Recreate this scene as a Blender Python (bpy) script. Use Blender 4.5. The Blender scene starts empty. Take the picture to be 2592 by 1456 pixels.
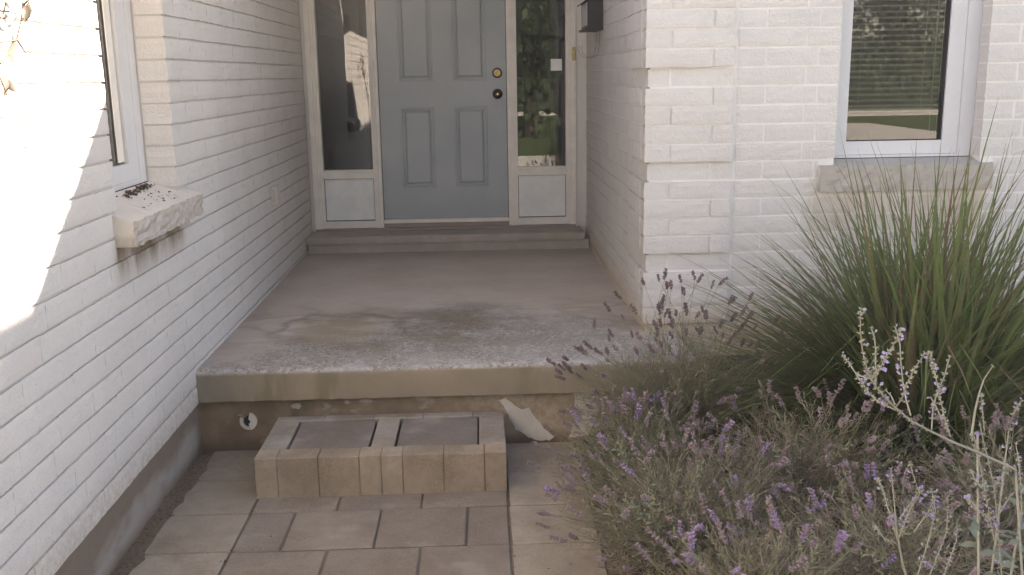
import bpy, math, random
from mathutils import Vector, Matrix
R = math.radians
rnd = random.Random(7)
sc = bpy.context.scene
COL = sc.collection

# ------------------------------------------------------------------ camera
CX, CY, CZ = 1.2144, -3.9712, 1.5744
yaw, pit, rol = R(1.768), R(12.358), R(-0.929)
fw = Vector((math.sin(yaw)*math.cos(pit), math.cos(yaw)*math.cos(pit), -math.sin(pit)))
r0 = Vector((math.cos(yaw), -math.sin(yaw), 0)); u0 = r0.cross(fw)
rr = r0*math.cos(rol) + u0*math.sin(rol); uu = -r0*math.sin(rol) + u0*math.cos(rol)
cd = bpy.data.cameras.new('camera'); cam = bpy.data.objects.new('camera', cd); COL.objects.link(cam)
M4 = Matrix.Identity(4)
for i in range(3):
    M4[i][0] = rr[i]; M4[i][1] = uu[i]; M4[i][2] = -fw[i]; M4[i][3] = (CX, CY, CZ)[i]
cam.matrix_world = M4
cd.sensor_width = 36; cd.lens = 34.27; cd.clip_end = 500; cd.clip_start = 0.05
sc.camera = cam

# ------------------------------------------------------------------ sky, sun, exposure
SX, SY, SZ = 1.2, 1.0, 0.802           # direction towards the sun
EL = math.atan2(SZ, math.hypot(SX, SY)); AZ = math.atan2(SX, SY)
w = bpy.data.worlds.new('World'); sc.world = w; w.use_nodes = True
nt = w.node_tree
sky = nt.nodes.new('ShaderNodeTexSky'); sky.sky_type = 'NISHITA'; sky.sun_disc = False
sky.sun_elevation = EL; sky.sun_rotation = AZ; sky.air_density = 1.0; sky.dust_density = 0.05; sky.ozone_density = 1.0
bg = nt.nodes['Background']; bg.inputs['Strength'].default_value = 0.05
nt.links.new(sky.outputs[0], bg.inputs['Color'])
sl = bpy.data.lights.new('sun', 'SUN'); sl.energy = 5.0; sl.angle = R(0.55); sl.color = (1.0, 0.93, 0.82)
so = bpy.data.objects.new('sun', sl); COL.objects.link(so)
so.rotation_euler = Vector((-SX, -SY, -SZ)).to_track_quat('-Z', 'Y').to_euler()
vs = sc.view_settings
vs.view_transform = 'Standard'; vs.look = 'None'; vs.gamma = 1; vs.exposure = 3.2; vs.use_curve_mapping = False
vs.use_white_balance = True; vs.white_balance_temperature = 7300; vs.white_balance_tint = 18
sc.cycles.max_bounces = 8; sc.cycles.diffuse_bounces = 4; sc.cycles.transparent_max_bounces = 24

# ------------------------------------------------------------------ material helpers
class NT:
    def __init__(s, name):
        s.m = bpy.data.materials.new(name); s.m.use_nodes = True; s.t = s.m.node_tree
        s.b = s.t.nodes['Principled BSDF']; s.out = s.t.nodes['Material Output']
    def n(s, typ, **kw):
        x = s.t.nodes.new('ShaderNode'+typ)
        for k, v in kw.items():
            if hasattr(x, k): setattr(x, k, v)
        return x
    def put(s, sock, v):
        if isinstance(v, bpy.types.NodeSocket): s.t.links.new(v, sock)
        else:
            if isinstance(v, (tuple, list)) and len(v) == 3 and len(sock.default_value) == 4: v = (*v, 1)
            sock.default_value = v
    def pos(s): return s.n('NewGeometry').outputs['Position']
    def obj(s): return s.n('TexCoord').outputs['Object']
    def rand(s): return s.n('ObjectInfo').outputs['Random']
    def noise(s, scale, vec=None, detail=4, rough=.6, out=0):
        x = s.n('TexNoise'); x.inputs['Scale'].default_value = scale; x.inputs['Detail'].default_value = detail
        x.inputs['Roughness'].default_value = rough
        s.put(x.inputs['Vector'], vec if vec is not None else s.pos()); return x.outputs[out]
    def voro(s, scale, vec=None, feature='F1', out=0):
        x = s.n('TexVoronoi'); x.feature = feature; x.inputs['Scale'].default_value = scale
        s.put(x.inputs['Vector'], vec if vec is not None else s.pos()); return x.outputs[out]
    def ramp(s, f, a, b, va=0., vb=1., smooth=True):
        x = s.n('MapRange'); x.interpolation_type = 'SMOOTHSTEP' if smooth else 'LINEAR'
        for i, v in enumerate((f, a, b, va, vb)): s.put(x.inputs[i], v)
        return x.outputs[0]
    def math(s, op, a, b=0.):
        x = s.n('Math'); x.operation = op; s.put(x.inputs[0], a); s.put(x.inputs[1], b); return x.outputs[0]
    def mix(s, f, a, b, mode='MIX'):
        x = s.n('Mix'); x.data_type = 'RGBA'; x.blend_type = mode
        s.put(x.inputs[0], f); s.put(x.inputs[6], a); s.put(x.inputs[7], b); return x.outputs[2]
    def xyz(s, v=None):
        x = s.n('SeparateXYZ'); s.put(x.inputs[0], v if v is not None else s.pos()); return x.outputs
    def scalev(s, v, k):
        x = s.n('VectorMath'); x.operation = 'MULTIPLY'; s.put(x.inputs[0], v); x.inputs[1].default_value = k; return x.outputs[0]
    def bump(s, h, strength=.5, dist=.003, prev=None):
        x = s.n('Bump'); x.inputs['Strength'].default_value = strength; x.inputs['Distance'].default_value = dist
        s.put(x.inputs['Height'], h)
        if prev is not None: s.put(x.inputs['Normal'], prev)
        return x.outputs[0]
    def done(s, col, rough=.7, bump=None, spec=.3, metal=0.):
        s.put(s.b.inputs['Base Color'], col); s.put(s.b.inputs['Roughness'], rough)
        s.put(s.b.inputs['Specular IOR Level'], spec); s.put(s.b.inputs['Metallic'], metal)
        if bump is not None: s.put(s.b.inputs['Normal'], bump)
        return s.m
    def box(s, x, lo, hi, soft):
        return s.math('MULTIPLY', s.ramp(x, lo-soft, lo+soft), s.ramp(x, hi+soft, hi-soft))

def plain(name, col, rough=.5, spec=.4, metal=0., var=.06, bscale=80, bstr=.15):
    m = NT(name); f = m.noise(9); g = m.noise(60, detail=2)
    c = m.mix(m.ramp(f, .3, .7), tuple(v*(1-var) for v in col), tuple(min(1, v*(1+var)) for v in col))
    c = m.mix(m.ramp(g, .55, .8, 0, .3), c, tuple(v*.8 for v in col))
    return m.done(c, rough, m.bump(m.noise(bscale), bstr, .001), spec, metal)

def white_paint(name, base=(.74, .715, .69), bumpk=1.0):
    m = NT(name); P = m.pos(); x, y, z = m.xyz(P)
    n1 = m.noise(3.2, P, 5); n2 = m.noise(38, P, 4, .7); n3 = m.noise(140, P, 3)
    c = m.mix(m.ramp(n1, .3, .7), tuple(v*.93 for v in base), base)
    c = m.mix(m.ramp(n2, .56, .78, 0, .30), c, tuple(v*.72 for v in base))
    c = m.mix(m.math('MULTIPLY', m.rand(), .18), c, (.60, .545, .50))
    # rust-brown splash marks low on the walls round the slab, and the drip stains under the sills
    low = m.math('MULTIPLY', m.ramp(z, .56, .36), m.ramp(x, 1.0, 1.8))
    c = m.mix(m.math('MULTIPLY', low, m.ramp(n1, .2, .8, .45, .85)), c, (.50, .38, .25))
    spl = m.math('MULTIPLY', m.ramp(z, .42, .24), m.ramp(x, .3, .2))
    c = m.mix(m.math('MULTIPLY', spl, m.ramp(n2, .35, .65, .15, .6)), c, (.42, .34, .25))
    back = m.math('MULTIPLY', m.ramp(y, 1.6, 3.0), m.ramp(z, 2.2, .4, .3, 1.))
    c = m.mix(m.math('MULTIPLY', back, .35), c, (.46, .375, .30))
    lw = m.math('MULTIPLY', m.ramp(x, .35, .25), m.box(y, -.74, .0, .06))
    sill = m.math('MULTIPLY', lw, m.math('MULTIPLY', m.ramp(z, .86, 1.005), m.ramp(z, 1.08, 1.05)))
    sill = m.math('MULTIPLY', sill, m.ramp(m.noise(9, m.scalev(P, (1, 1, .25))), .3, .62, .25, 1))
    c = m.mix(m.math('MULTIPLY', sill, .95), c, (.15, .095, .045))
    rs = m.math('MULTIPLY', m.box(x, 2.72, 3.55, .05), m.box(z, .80, 1.06, .10))
    c = m.mix(m.math('MULTIPLY', rs, m.ramp(n1, .25, .75, .25, .75)), c, (.40, .30, .19))
    b = m.bump(m.noise(34, P, 5, .7), .5*bumpk, .008)
    b = m.bump(m.noise(110, P, 4, .7), .75*bumpk, .005, b)
    b = m.bump(n3, .3*bumpk, .0015, b)
    return m.done(c, .62, b, .3)
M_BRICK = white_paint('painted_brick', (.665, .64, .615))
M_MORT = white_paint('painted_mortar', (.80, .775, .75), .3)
M_MORTD = white_paint('shade_toned_mortar', (.54, .51, .48), .45)  # shade of the recessed left-wall joints is put into this darker colour

def concrete(name, a, b_, dark, speck=(.35, .34, .33), bstr=.5):
    m = NT(name); P = m.pos(); n1 = m.noise(4, P, 6, .65); n2 = m.noise(30, P, 5, .7); n3 = m.noise(320, P, 2)
    c = m.mix(m.ramp(n1, .32, .68), a, b_)
    c = m.mix(m.ramp(n2, .5, .8, 0, .6), c, dark)
    c = m.mix(m.ramp(n3, .62, .72, 0, .5), c, speck)
    bb = m.bump(n2, .35*bstr, .006); bb = m.bump(n3, .6*bstr, .0025, bb)
    return m.done(c, .85, bb, .2), m

# slab: smooth tan concrete, worn to the aggregate along its front
def slab_mat():
    m = NT('worn_concrete'); P = m.pos(); x, y, z = m.xyz(P)
    n1 = m.noise(2.6, P, 6, .6); n2 = m.noise(17, P, 5, .7); n3 = m.noise(240, P, 3, .7)
    flat = m.scalev(P, (1, 1.6, 0))
    c = m.mix(m.ramp(n1, .3, .7), (.49, .415, .35), (.56, .485, .42))
    c = m.mix(m.ramp(n2, .5, .85, 0, .35), c, (.27, .225, .18))
    # dark band beside the door step and along the walls
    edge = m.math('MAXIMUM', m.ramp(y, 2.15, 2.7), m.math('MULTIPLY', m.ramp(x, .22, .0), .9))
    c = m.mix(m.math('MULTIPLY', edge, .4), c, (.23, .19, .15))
    # worn zone with an uneven back edge
    lim = m.math('ADD', y, m.math('MULTIPLY', m.math('SUBTRACT', m.noise(2.2, flat, 5, .65), .5), 1.5))
    bow = m.math('MULTIPLY', m.math('POWER', m.math('ABSOLUTE', m.math('SUBTRACT', x, 1.15)), 2.), .75)
    lim = m.math('ADD', lim, bow)
    worn = m.math('MULTIPLY', m.ramp(lim, 1.25, .65), m.ramp(z, .34, .365))
    v = m.voro(95, P); vc = m.voro(95, P, out=1)
    sep = m.n('SeparateColor'); m.put(sep.inputs[0], vc)
    stone = m.mix(sep.outputs[0], (.20, .168, .14), (.50, .455, .41))
    stone = m.mix(m.ramp(m.noise(5, P, 4), .4, .75, 0, .6), stone, (.42, .39, .37))
    grit = m.mix(m.ramp(n3, .35, .65), (.21, .178, .15), (.43, .39, .35))
    stone = m.mix(m.ramp(n2, .42, .66), stone, grit)
    c = m.mix(worn, c, stone)
    # stains: dark tide lines and mossy brown patch on the left of the worn zone
    t = m.noise(1.7, flat, 2, .5)
    ring = m.math('MULTIPLY', m.math('MULTIPLY', m.ramp(t, .46, .5), m.ramp(t, .56, .51)), m.box(y, .35, 1.15, .25))
    c = m.mix(m.math('MULTIPLY', ring, .3), c, (.2, .165, .12))
    br = m.math('MULTIPLY', m.ramp(m.noise(3.2, flat, 6, .65), .40, .58), m.math('MULTIPLY', m.box(y, .25, 1.0, .22), m.box(x, .25, 1.3, .25)))
    c = m.mix(m.math('MULTIPLY', br, .72), c, (.20, .152, .10))
    ex = m.math('SUBTRACT', m.math('MULTIPLY', x, 2.2), 1.15); ey = m.math('SUBTRACT', m.math('MULTIPLY', y, 2.0), 1.25)
    rr_ = m.math('ADD', m.math('SQRT', m.math('ADD', m.math('MULTIPLY', ex, ex), m.math('MULTIPLY', ey, ey))), m.math('MULTIPLY', m.math('SUBTRACT', m.noise(5, flat, 4), .5), .5))
    tide = m.math('MULTIPLY', m.box(rr_, .62, .72, .07), m.ramp(y, .4, .65))
    c = m.mix(m.math('MULTIPLY', tide, .55), c, (.15, .115, .08))
    tan_ = m.math('MULTIPLY', m.ramp(rr_, .6, .3), m.ramp(z, .34, .37))
    c = m.mix(m.math('MULTIPLY', tan_, .5), c, (.42, .34, .24))
    pale = m.math('MULTIPLY', m.ramp(m.noise(5, P, 5), .45, .62), m.math('MULTIPLY', m.ramp(y, .30, .02), m.ramp(z, .35, .37)))
    c = m.mix(m.math('MULTIPLY', pale, .25), c, (.62, .585, .55))
    # vertical face: ochre and olive staining
    face = m.ramp(z, .366, .35)
    fc = m.mix(m.ramp(n1, .35, .65), (.31, .245, .175), (.25, .205, .145))
    fc = m.mix(m.ramp(m.noise(6, m.scalev(P, (1, 1, .3)), 4), .5, .7, 0, .55), fc, (.15, .125, .07))
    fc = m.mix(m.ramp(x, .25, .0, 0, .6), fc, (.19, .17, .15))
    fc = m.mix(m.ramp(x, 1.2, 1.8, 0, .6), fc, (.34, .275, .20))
    fc = m.mix(m.ramp(n3, .6, .72, 0, .45), fc, (.12, .10, .08))
    c = m.mix(face, c, fc)
    b = m.bump(n2, .25, .006); b = m.bump(n3, .35, .0015, b)
    h = m.math('MULTIPLY', m.math('SUBTRACT', 1., v), worn)
    b = m.bump(h, .55, .005, b)
    return m.done(c, .85, b, .2)
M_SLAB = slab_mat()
M_STEP, _ = concrete('step_concrete', (.36, .31, .265), (.43, .375, .33), (.29, .25, .21), (.34, .30, .26), .4)

def found_mat():
    m = NT('parged_foundation'); P = m.pos(); x, y, z = m.xyz(P)
    n1 = m.noise(5, P, 6, .65); n2 = m.noise(24, P, 5, .7); n3 = m.noise(200, P, 2)
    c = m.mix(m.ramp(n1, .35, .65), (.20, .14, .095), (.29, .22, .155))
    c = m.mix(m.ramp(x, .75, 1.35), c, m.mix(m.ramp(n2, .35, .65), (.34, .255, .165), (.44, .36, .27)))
    c = m.mix(m.ramp(m.noise(7, m.scalev(P, (1, 1, 2.5)), 3), .6, .68, 0, .75), c, (.40, .36, .29))
    c = m.mix(m.ramp(m.noise(4, m.scalev(P, (1, 1, .4)), 3), .55, .7, 0, .6), c, (.10, .085, .045))
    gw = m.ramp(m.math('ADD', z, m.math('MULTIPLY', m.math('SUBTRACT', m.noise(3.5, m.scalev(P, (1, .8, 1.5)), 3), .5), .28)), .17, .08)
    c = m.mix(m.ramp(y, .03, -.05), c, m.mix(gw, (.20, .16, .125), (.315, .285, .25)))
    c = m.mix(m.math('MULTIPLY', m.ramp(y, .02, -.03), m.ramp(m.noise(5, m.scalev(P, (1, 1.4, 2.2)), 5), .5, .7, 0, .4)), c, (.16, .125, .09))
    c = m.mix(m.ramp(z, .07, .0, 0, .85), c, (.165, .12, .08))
    b = m.bump(n2, .5, .01); b = m.bump(n3, .4, .002, b)
    return m.done(c, .9, b, .15)
M_FOUND = found_mat()

def paver_mat(name, a, b_, speck):
    m = NT(name); P = m.pos(); r = m.rand()
    n1 = m.noise(7, P, 5, .65); n2 = m.noise(60, P, 4, .7); n3 = m.noise(380, P, 2)
    c = m.mix(r, a, b_)
    c = m.mix(m.ramp(n1, .35, .7, 0, .45), c, tuple(v*.68 for v in a))
    c = m.mix(m.ramp(n2, .5, .75, 0, .45), c, tuple(v*.62 for v in b_))
    big = m.noise(2.4, P, 5, .7); c = m.mix(m.ramp(big, .48, .66, 0, .5), c, (.17, .125, .085))
    c = m.mix(m.ramp(m.noise(3.3, P, 3), .58, .72, 0, .35), c, (.42, .38, .33))
    c = m.mix(m.ramp(n3, .58, .68, 0, .7), c, speck)
    c = m.mix(m.ramp(n3, .40, .33, 0, .4), c, (.09, .08, .07))
    b = m.bump(m.noise(18, P, 4, .7), .4, .008); b = m.bump(n2, .6, .005, b); b = m.bump(n3, .8, .0025, b)
    return m.done(c, .88, b, .18)
M_PAVE = paver_mat('paver_charcoal', (.235, .19, .15), (.315, .26, .205), (.42, .365, .31))
M_PAVL = paver_mat('paver_buff', (.33, .27, .205), (.39, .325, .255), (.48, .42, .36))
M_STEPB = paver_mat('step_block', (.355, .275, .195), (.39, .31, .225), (.50, .43, .35))
M_STEPT = paver_mat('step_cap', (.33, .28, .23), (.37, .315, .26), (.48, .43, .37))
M_STEPF = paver_mat('step_infill', (.205, .172, .148), (.24, .205, .178), (.36, .32, .29))
M_SAND, _ = concrete('joint_sand', (.145, .11, .078), (.19, .15, .11), (.10, .075, .05))
def soil_mat(name, a, b_):
    m = NT(name); P = m.pos(); n = m.noise(40, P, 6, .75); v = m.voro(60, P)
    c = m.mix(m.ramp(n, .3, .7), a, b_); c = m.mix(m.ramp(v, .1, .5, .5, 0), c, (.05, .035, .025))
    return m.done(c, .95, m.bump(n, 1., .03), .1)
M_SOIL = soil_mat('bed_mulch', (.11, .078, .055), (.19, .14, .105))
M_DIRT = soil_mat('dirt', (.20, .15, .105), (.26, .20, .145))

def door_mat():
    m = NT('door_paint'); P = m.pos(); n1 = m.noise(2.5, P, 4); n2 = m.noise(45, m.scalev(P, (3, 1, .5)), 3)
    c = m.mix(m.ramp(n1, .3, .7), (.365, .395, .41), (.42, .44, .45))
    c = m.mix(m.ramp(n2, .5, .75, 0, .22), c, (.43, .44, .445))
    z = m.xyz(P)[2]
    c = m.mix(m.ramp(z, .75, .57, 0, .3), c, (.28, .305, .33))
    return m.done(c, .48, m.bump(n2, .12, .002), .35)
M_DOOR = door_mat()
M_TRIM = plain('painted_trim', (.78, .73, .67), .5, .35)
M_VINYL = plain('white_vinyl', (.60, .60, .615), .35, .45, var=.02, bstr=.05)
M_PANEL = plain('sidelight_panel_paint', (.76, .765, .75), .45, .35)
M_RUBBER = plain('dark_gasket', (.02, .02, .02), .6)
M_ALU = plain('bronze_threshold', (.30, .24, .20), .5, .4)
M_BRASS = plain('brass', (.72, .55, .22), .3, .5, 1.0)
M_BRONZE = plain('aged_bronze', (.10, .08, .065), .4, .5, .8)
M_BLACK = plain('black_enamel', (.022, .018, .018), .42, .4)
M_PALE = plain('pale_grey', (.55, .52, .53), .45, .4)
M_YEL = plain('bell_plastic', (.42, .36, .15), .4, .4)
M_STICK = plain('paper_label', (.80, .79, .75), .7)
M_STONE = white_paint('painted_stone_sill', (.62, .57, .51), .8)
M_ROCK, _ = concrete('raw_stone', (.40, .36, .315), (.47, .43, .385), (.27, .235, .19), (.33, .30, .27), 1.)
M_PATCH = plain('old_white_paint', (.60, .55, .48), .75, .2, var=.12)
M_PIPE = plain('pale_mortar_ring', (.60, .55, .48), .85, .2, var=.15)
M_SLAT = plain('blind_slat', (.20, .175, .155), .55, .3)  # room shade is put into the dark slat colour
M_CURT = plain('cream_curtain', (.80, .75, .65), .9, .1)
M_DARK = plain('dark_room', (.055, .04, .033), .9, .1)
M_SOFFIT = plain('soffit_paint', (.75, .73, .70), .6)
M_ROOF = plain('asphalt_shingle', (.07, .065, .06), .9)
M_SIDING = plain('cladding', (.55, .52, .48), .7)
M_DEBRIS = plain('dead_leaf', (.09, .05, .035), .9, var=.3)

def glass_mat():
    m = NT('window_glass'); m.t.nodes.remove(m.b)
    tr = m.n('BsdfTransparent'); tr.inputs[0].default_value = (.93, .945, .93, 1)
    gl = m.n('BsdfGlossy'); gl.inputs['Roughness'].default_value = .004
    fr = m.n('Fresnel'); fr.inputs[0].default_value = 1.52
    k = m.math('MULTIPLY', fr.outputs[0], 1.45)
    mx = m.n('MixShader'); m.put(mx.inputs[0], k); m.put(mx.inputs[1], tr.outputs[0]); m.put(mx.inputs[2], gl.outputs[0])
    m.put(m.out.inputs[0], mx.outputs[0]); return m.m
M_GLASS = glass_mat()

def leafy(name, a, b_, c_, trans=.25, rough=.6, obj_rand=True):
    m = NT(name); P = m.pos(); n = m.noise(14, P, 3); n2 = m.noise(70, P, 2)
    c = m.mix(m.ramp(n, .3, .7), a, b_)
    c = m.mix(m.ramp(n2, .52, .7, 0, .8), c, c_)
    if obj_rand: c = m.mix(m.ramp(m.rand(), .45, 1., 0, .8), c, c_)
    m.done(c, rough, None, .25)
    t = m.n('BsdfTranslucent'); m.put(t.inputs[0], c)
    mx = m.n('MixShader'); mx.inputs[0].default_value = trans
    m.put(mx.inputs[1], m.b.outputs[0]); m.put(mx.inputs[2], t.outputs[0]); m.put(m.out.inputs[0], mx.outputs[0])
    return m.m
M_GRASS = leafy('grass_blade', (.13, .175, .062), (.18, .23, .085), (.215, .18, .11), .42, .5)
M_GRASSD = leafy('grass_blade_dry', (.20, .15, .09), (.15, .115, .07), (.24, .20, .12), .3)
M_GRASSY = leafy('grass_blade_yellow', (.22, .25, .085), (.27, .28, .12), (.19, .19, .08), .35)
M_LAV = leafy('lavender_leaf', (.28, .27, .165), (.34, .315, .215), (.33, .265, .205), .4)
M_SHOOT = leafy('lavender_shoot', (.27, .29, .17), (.34, .34, .22), (.31, .28, .19), .3)
M_LAVD = leafy('lavender_seedhead', (.20, .145, .15), (.25, .185, .185), (.16, .115, .12), .1)
M_LAVP = leafy('lavender_flower', (.34, .245, .37), (.40, .29, .43), (.29, .22, .27), .25)
M_LAVM = leafy('faded_flower', (.31, .235, .245), (.36, .275, .28), (.27, .205, .185), .25)
M_SAGE = leafy('sage_stem', (.31, .30, .235), (.37, .355, .285), (.27, .26, .205), .15)
M_SAGEL = leafy('sage_leaf', (.17, .20, .145), (.22, .245, .18), (.15, .175, .12), .25)
M_SAGEF = leafy('sage_flower', (.36, .31, .55), (.44, .38, .60), (.42, .39, .46), .3)
M_DRYL = leafy('dried_leaf', (.155, .135, .11), (.19, .165, .135), (.105, .09, .07), .06)
M_DRYS = plain('dried_stem', (.13, .095, .065), .8)
M_TREE = leafy('tree_leaf', (.022, .045, .012), (.038, .068, .018), (.016, .03, .009), .2)
M_BARK = plain('bark', (.07, .055, .045), .9, var=.3)
M_LAWN, _ = concrete('lawn_grass', (.06, .09, .03), (.085, .115, .04), (.045, .07, .02), (.10, .12, .05))
M_DRIVE, _ = concrete('driveway_concrete', (.58, .54, .49), (.63, .59, .54), (.52, .48, .44))
M_ASPH, _ = concrete('asphalt', (.05, .05, .05), (.065, .063, .06), (.04, .04, .04))

# ------------------------------------------------------------------ geometry helpers
class MB:
    def __init__(s): s.v = []; s.f = []
    def box(s, x0, x1, y0, y1, z0, z1):
        b = len(s.v)
        s.v += [(x, y, z) for z in (z0, z1) for y in (y0, y1) for x in (x0, x1)]
        s.f += [tuple(b+i for i in q) for q in ((0, 2, 3, 1), (4, 5, 7, 6), (0, 1, 5, 4), (1, 3, 7, 5), (3, 2, 6, 7), (2, 0, 4, 6))]
        return s
    def bev(s, x0, x1, y0, y1, z0, z1, c=.004, jit=0.):
        """box with chamfered top and vertical edges"""
        b = len(s.v)
        def ring(d, z):
            a0, a1, c0, c1 = x0+d, x1-d, y0+d, y1-d
            k = c if d == 0 else c*.5
            pts = [(a0+k, c0), (a1-k, c0), (a1, c0+k), (a1, c1-k), (a1-k, c1), (a0+k, c1), (a0, c1-k), (a0, c0+k)]
            return [(x+rnd.uniform(-jit, jit), y+rnd.uniform(-jit, jit), z+rnd.uniform(-jit, jit)*.5) for x, y in pts]
        s.v += ring(0, z0)+ring(0, z1-c)+ring(c, z1)
        for r in (0, 8):
            for i in range(8):
                j = (i+1) % 8; s.f.append((b+r+i, b+r+j, b+r+8+j, b+r+8+i))
        s.f.append(tuple(b+16+i for i in range(8))); s.f.append(tuple(b+7-i for i in range(8)))
        return s
    def quad(s, a, b, c, d):
        k = len(s.v); s.v += [tuple(a), tuple(b), tuple(c), tuple(d)]; s.f.append((k, k+1, k+2, k+3)); return s
    def poly(s, pts):
        k = len(s.v); s.v += [tuple(p) for p in pts]; s.f.append(tuple(range(k, k+len(pts)))); return s
    def tube(s, pts, r0, r1=None, n=5, cap=True):
        if r1 is None: r1 = r0
        pts = [Vector(p) for p in pts]; b = len(s.v); N = len(pts)
        for i, p in enumerate(pts):
            t = (pts[min(i+1, N-1)]-pts[max(i-1, 0)]).normalized()
            a = t.cross(Vector((0.31, .2, .93))); a = a.normalized() if a.length > 1e-4 else Vector((1, 0, 0)); c = t.cross(a)
            r = r0+(r1-r0)*i/(N-1) if not callable(r0) else r0(i/(N-1))
            for k in range(n):
                th = 2*math.pi*k/n; s.v.append(tuple(p+a*(r*math.cos(th))+c*(r*math.sin(th))))
        for i in range(N-1):
            for k in range(n):
                l = (k+1) % n; s.f.append((b+i*n+k, b+i*n+l, b+(i+1)*n+l, b+(i+1)*n+k))
        if cap: s.f.append(tuple(b+n-1-k for k in range(n))); s.f.append(tuple(b+(N-1)*n+k for k in range(n)))
        return s
    def lathe(s, prof, c, axis='y', n=20):
        """prof: list of (r, h); h runs along -axis"""
        b = len(s.v)
        for r, h in prof:
            for k in range(n):
                th = 2*math.pi*k/n
                s.v.append((c[0]+r*math.cos(th), c[1]-h, c[2]+r*math.sin(th)))
        for i in range(len(prof)-1):
            for k in range(n):
                l = (k+1) % n; s.f.append((b+i*n+k, b+i*n+l, b+(i+1)*n+l, b+(i+1)*n+k))
        s.f.append(tuple(b+(len(prof)-1)*n+k for k in range(n))); return s
    def mesh(s, name, mat, smooth=False):
        me = bpy.data.meshes.new(name); me.from_pydata(s.v, [], s.f); me.update()
        if mat: me.materials.append(mat)
        if smooth: me.polygons.foreach_set('use_smooth', [True]*len(me.polygons))
        return me
    def build(s, name, mat, parent=None, smooth=False, loc=None):
        return link(name, s.mesh(name, mat, smooth), parent, loc)
def link(name, me, parent=None, loc=None, rot=None, scale=None):
    o = bpy.data.objects.new(name, me); COL.objects.link(o)
    if parent: o.parent = parent
    if loc is not None: o.location = loc
    if rot is not None: o.rotation_euler = rot
    if scale is not None: o.scale = scale
    return o
def thing(name, label, cat, loc=(0, 0, 0), rz=0, group=None):
    o = link(name, None, None, loc, (0, 0, rz)); return tag(o, label, cat, group)
def tag(o, label, cat, group=None):
    o['label'] = label; o['category'] = cat; o['kind'] = 'thing'
    if group: o['group'] = group
    return o
def struct(o): o['kind'] = 'structure'; return o
def stuff(o): o['kind'] = 'stuff'; return o

from bpy_extras.object_utils import world_to_camera_view
sc.render.resolution_x, sc.render.resolution_y = 1024, 575
bpy.context.view_layer.update()
def seen(p):
    q = world_to_camera_view(sc, cam, Vector(p)); m = .03
    return q.z > 0 and -m < q.x < 1+m and -m < q.y < 1+m, q.z

# ------------------------------------------------------------------ ground
struct(MB().box(-60, 60, -60, 30, -.5, -.06).build('ground', M_LAWN))
struct(MB().box(-60, 5.6, -24, -9.4, -.3, -.03).build('lawn', M_LAWN))
struct(MB().box(12.8, 60, -24, -9.4, -.3, -.03).build('lawn', M_LAWN))
struct(MB().box(5.6, 12.8, -24, -9.4, -.3, -.02).build('driveway', M_DRIVE))
struct(MB().box(-7, 16, -9.4, -5.4, -.3, -.02).build('forecourt', M_DRIVE))
struct(MB().box(-60, 60, -29.0, -24, -.3, -.10).build('street', M_ASPH))
struct(MB().box(-60, 60, -32.4, -29.1, -.3, -.02).build('far_pavement', M_DRIVE))
struct(MB().box(-.3, 2.4, -5.4, .4, -.3, -.009).build('paver_bedding', M_SAND))

# dirt strip along the left foundation
mb = MB(); NS = 60
for i in range(NS):
    y0 = -4.5+4.56*i/NS
    mb.v += [(-.02, y0, .008+rnd.uniform(0, .012)), (.028, y0, .004+rnd.uniform(-.003, .008)), (.062+rnd.uniform(-.018, .018), y0, -.004)]
    if i: k = 3*i; mb.f += [(k-3, k-2, k+1, k), (k-2, k-1, k+2, k+1)]
struct(mb.build('dirt_strip', M_DIRT))

# planting bed rising to the front wall
mb = MB(); n = 44
for j in range(n+1):
    for i in range(n+1):
        x = 1.56+4.4*i/n; y = -5.2+5.62*j/n
        t = max(0, min(1, (x-1.56)/.5)); s = max(0, min(1, (y+2.2)/2.6))
        z = -.035+t*(.06+.235*s*s)+rnd.uniform(-.012, .012)*t
        mb.v.append((x, y, z))
for j in range(n):
    for i in range(n):
        k = j*(n+1)+i; mb.f.append((k, k+1, k+n+2, k+n+1))
struct(mb.build('planting_bed', M_SOIL, smooth=True))

# ------------------------------------------------------------------ paved walk
walk = thing('paver_walk', 'walkway of charcoal pavers edged with buff slabs in front of the low step', 'walkway', (0, 0, 0))
walk['kind'] = 'structure'
del walk['category'], walk['label']
def pav(x0, x1, y0, y1, mat, g=.005):
    m_ = MB().bev(x0-(x0+x1)/2+g, (x1-x0)/2-g, (y0-y1)/2+g, (y1-y0)/2-g, -.05, 0, .0035, .0012)
    z = rnd.uniform(-.002, .002)
    m_.build('paver', mat, walk, loc=((x0+x1)/2, (y0+y1)/2, z)).rotation_euler = (rnd.uniform(-.004, .004), rnd.uniform(-.004, .004), rnd.uniform(-.006, .006))
row = 0
y1 = -.285
ys = [.05, -.285]
while y1 > -5.2:
    y0 = y1-.303
    off = [(.335, .651, .967, 1.292), (.335, .503, .820, 1.139, 1.292), (.335, .664, .984, 1.292), (.335, .49, .81, 1.13, 1.292)][row % 4]
    for a, b in zip(off, off[1:]): pav(a, b, y0, y1, M_PAVE, .0042)
    y1 = y0; row += 1
y1 = -.27; row = 0
ya, yb = .05, -.275
for k in range(17):
    pav(.035, .333, yb if k else -.275, ya, M_PAVL, .0035)
    pav(1.294, 1.60, yb, ya, M_PAVL, .0035)
    ya = yb; yb -= .313 if k == 0 else .303

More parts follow.
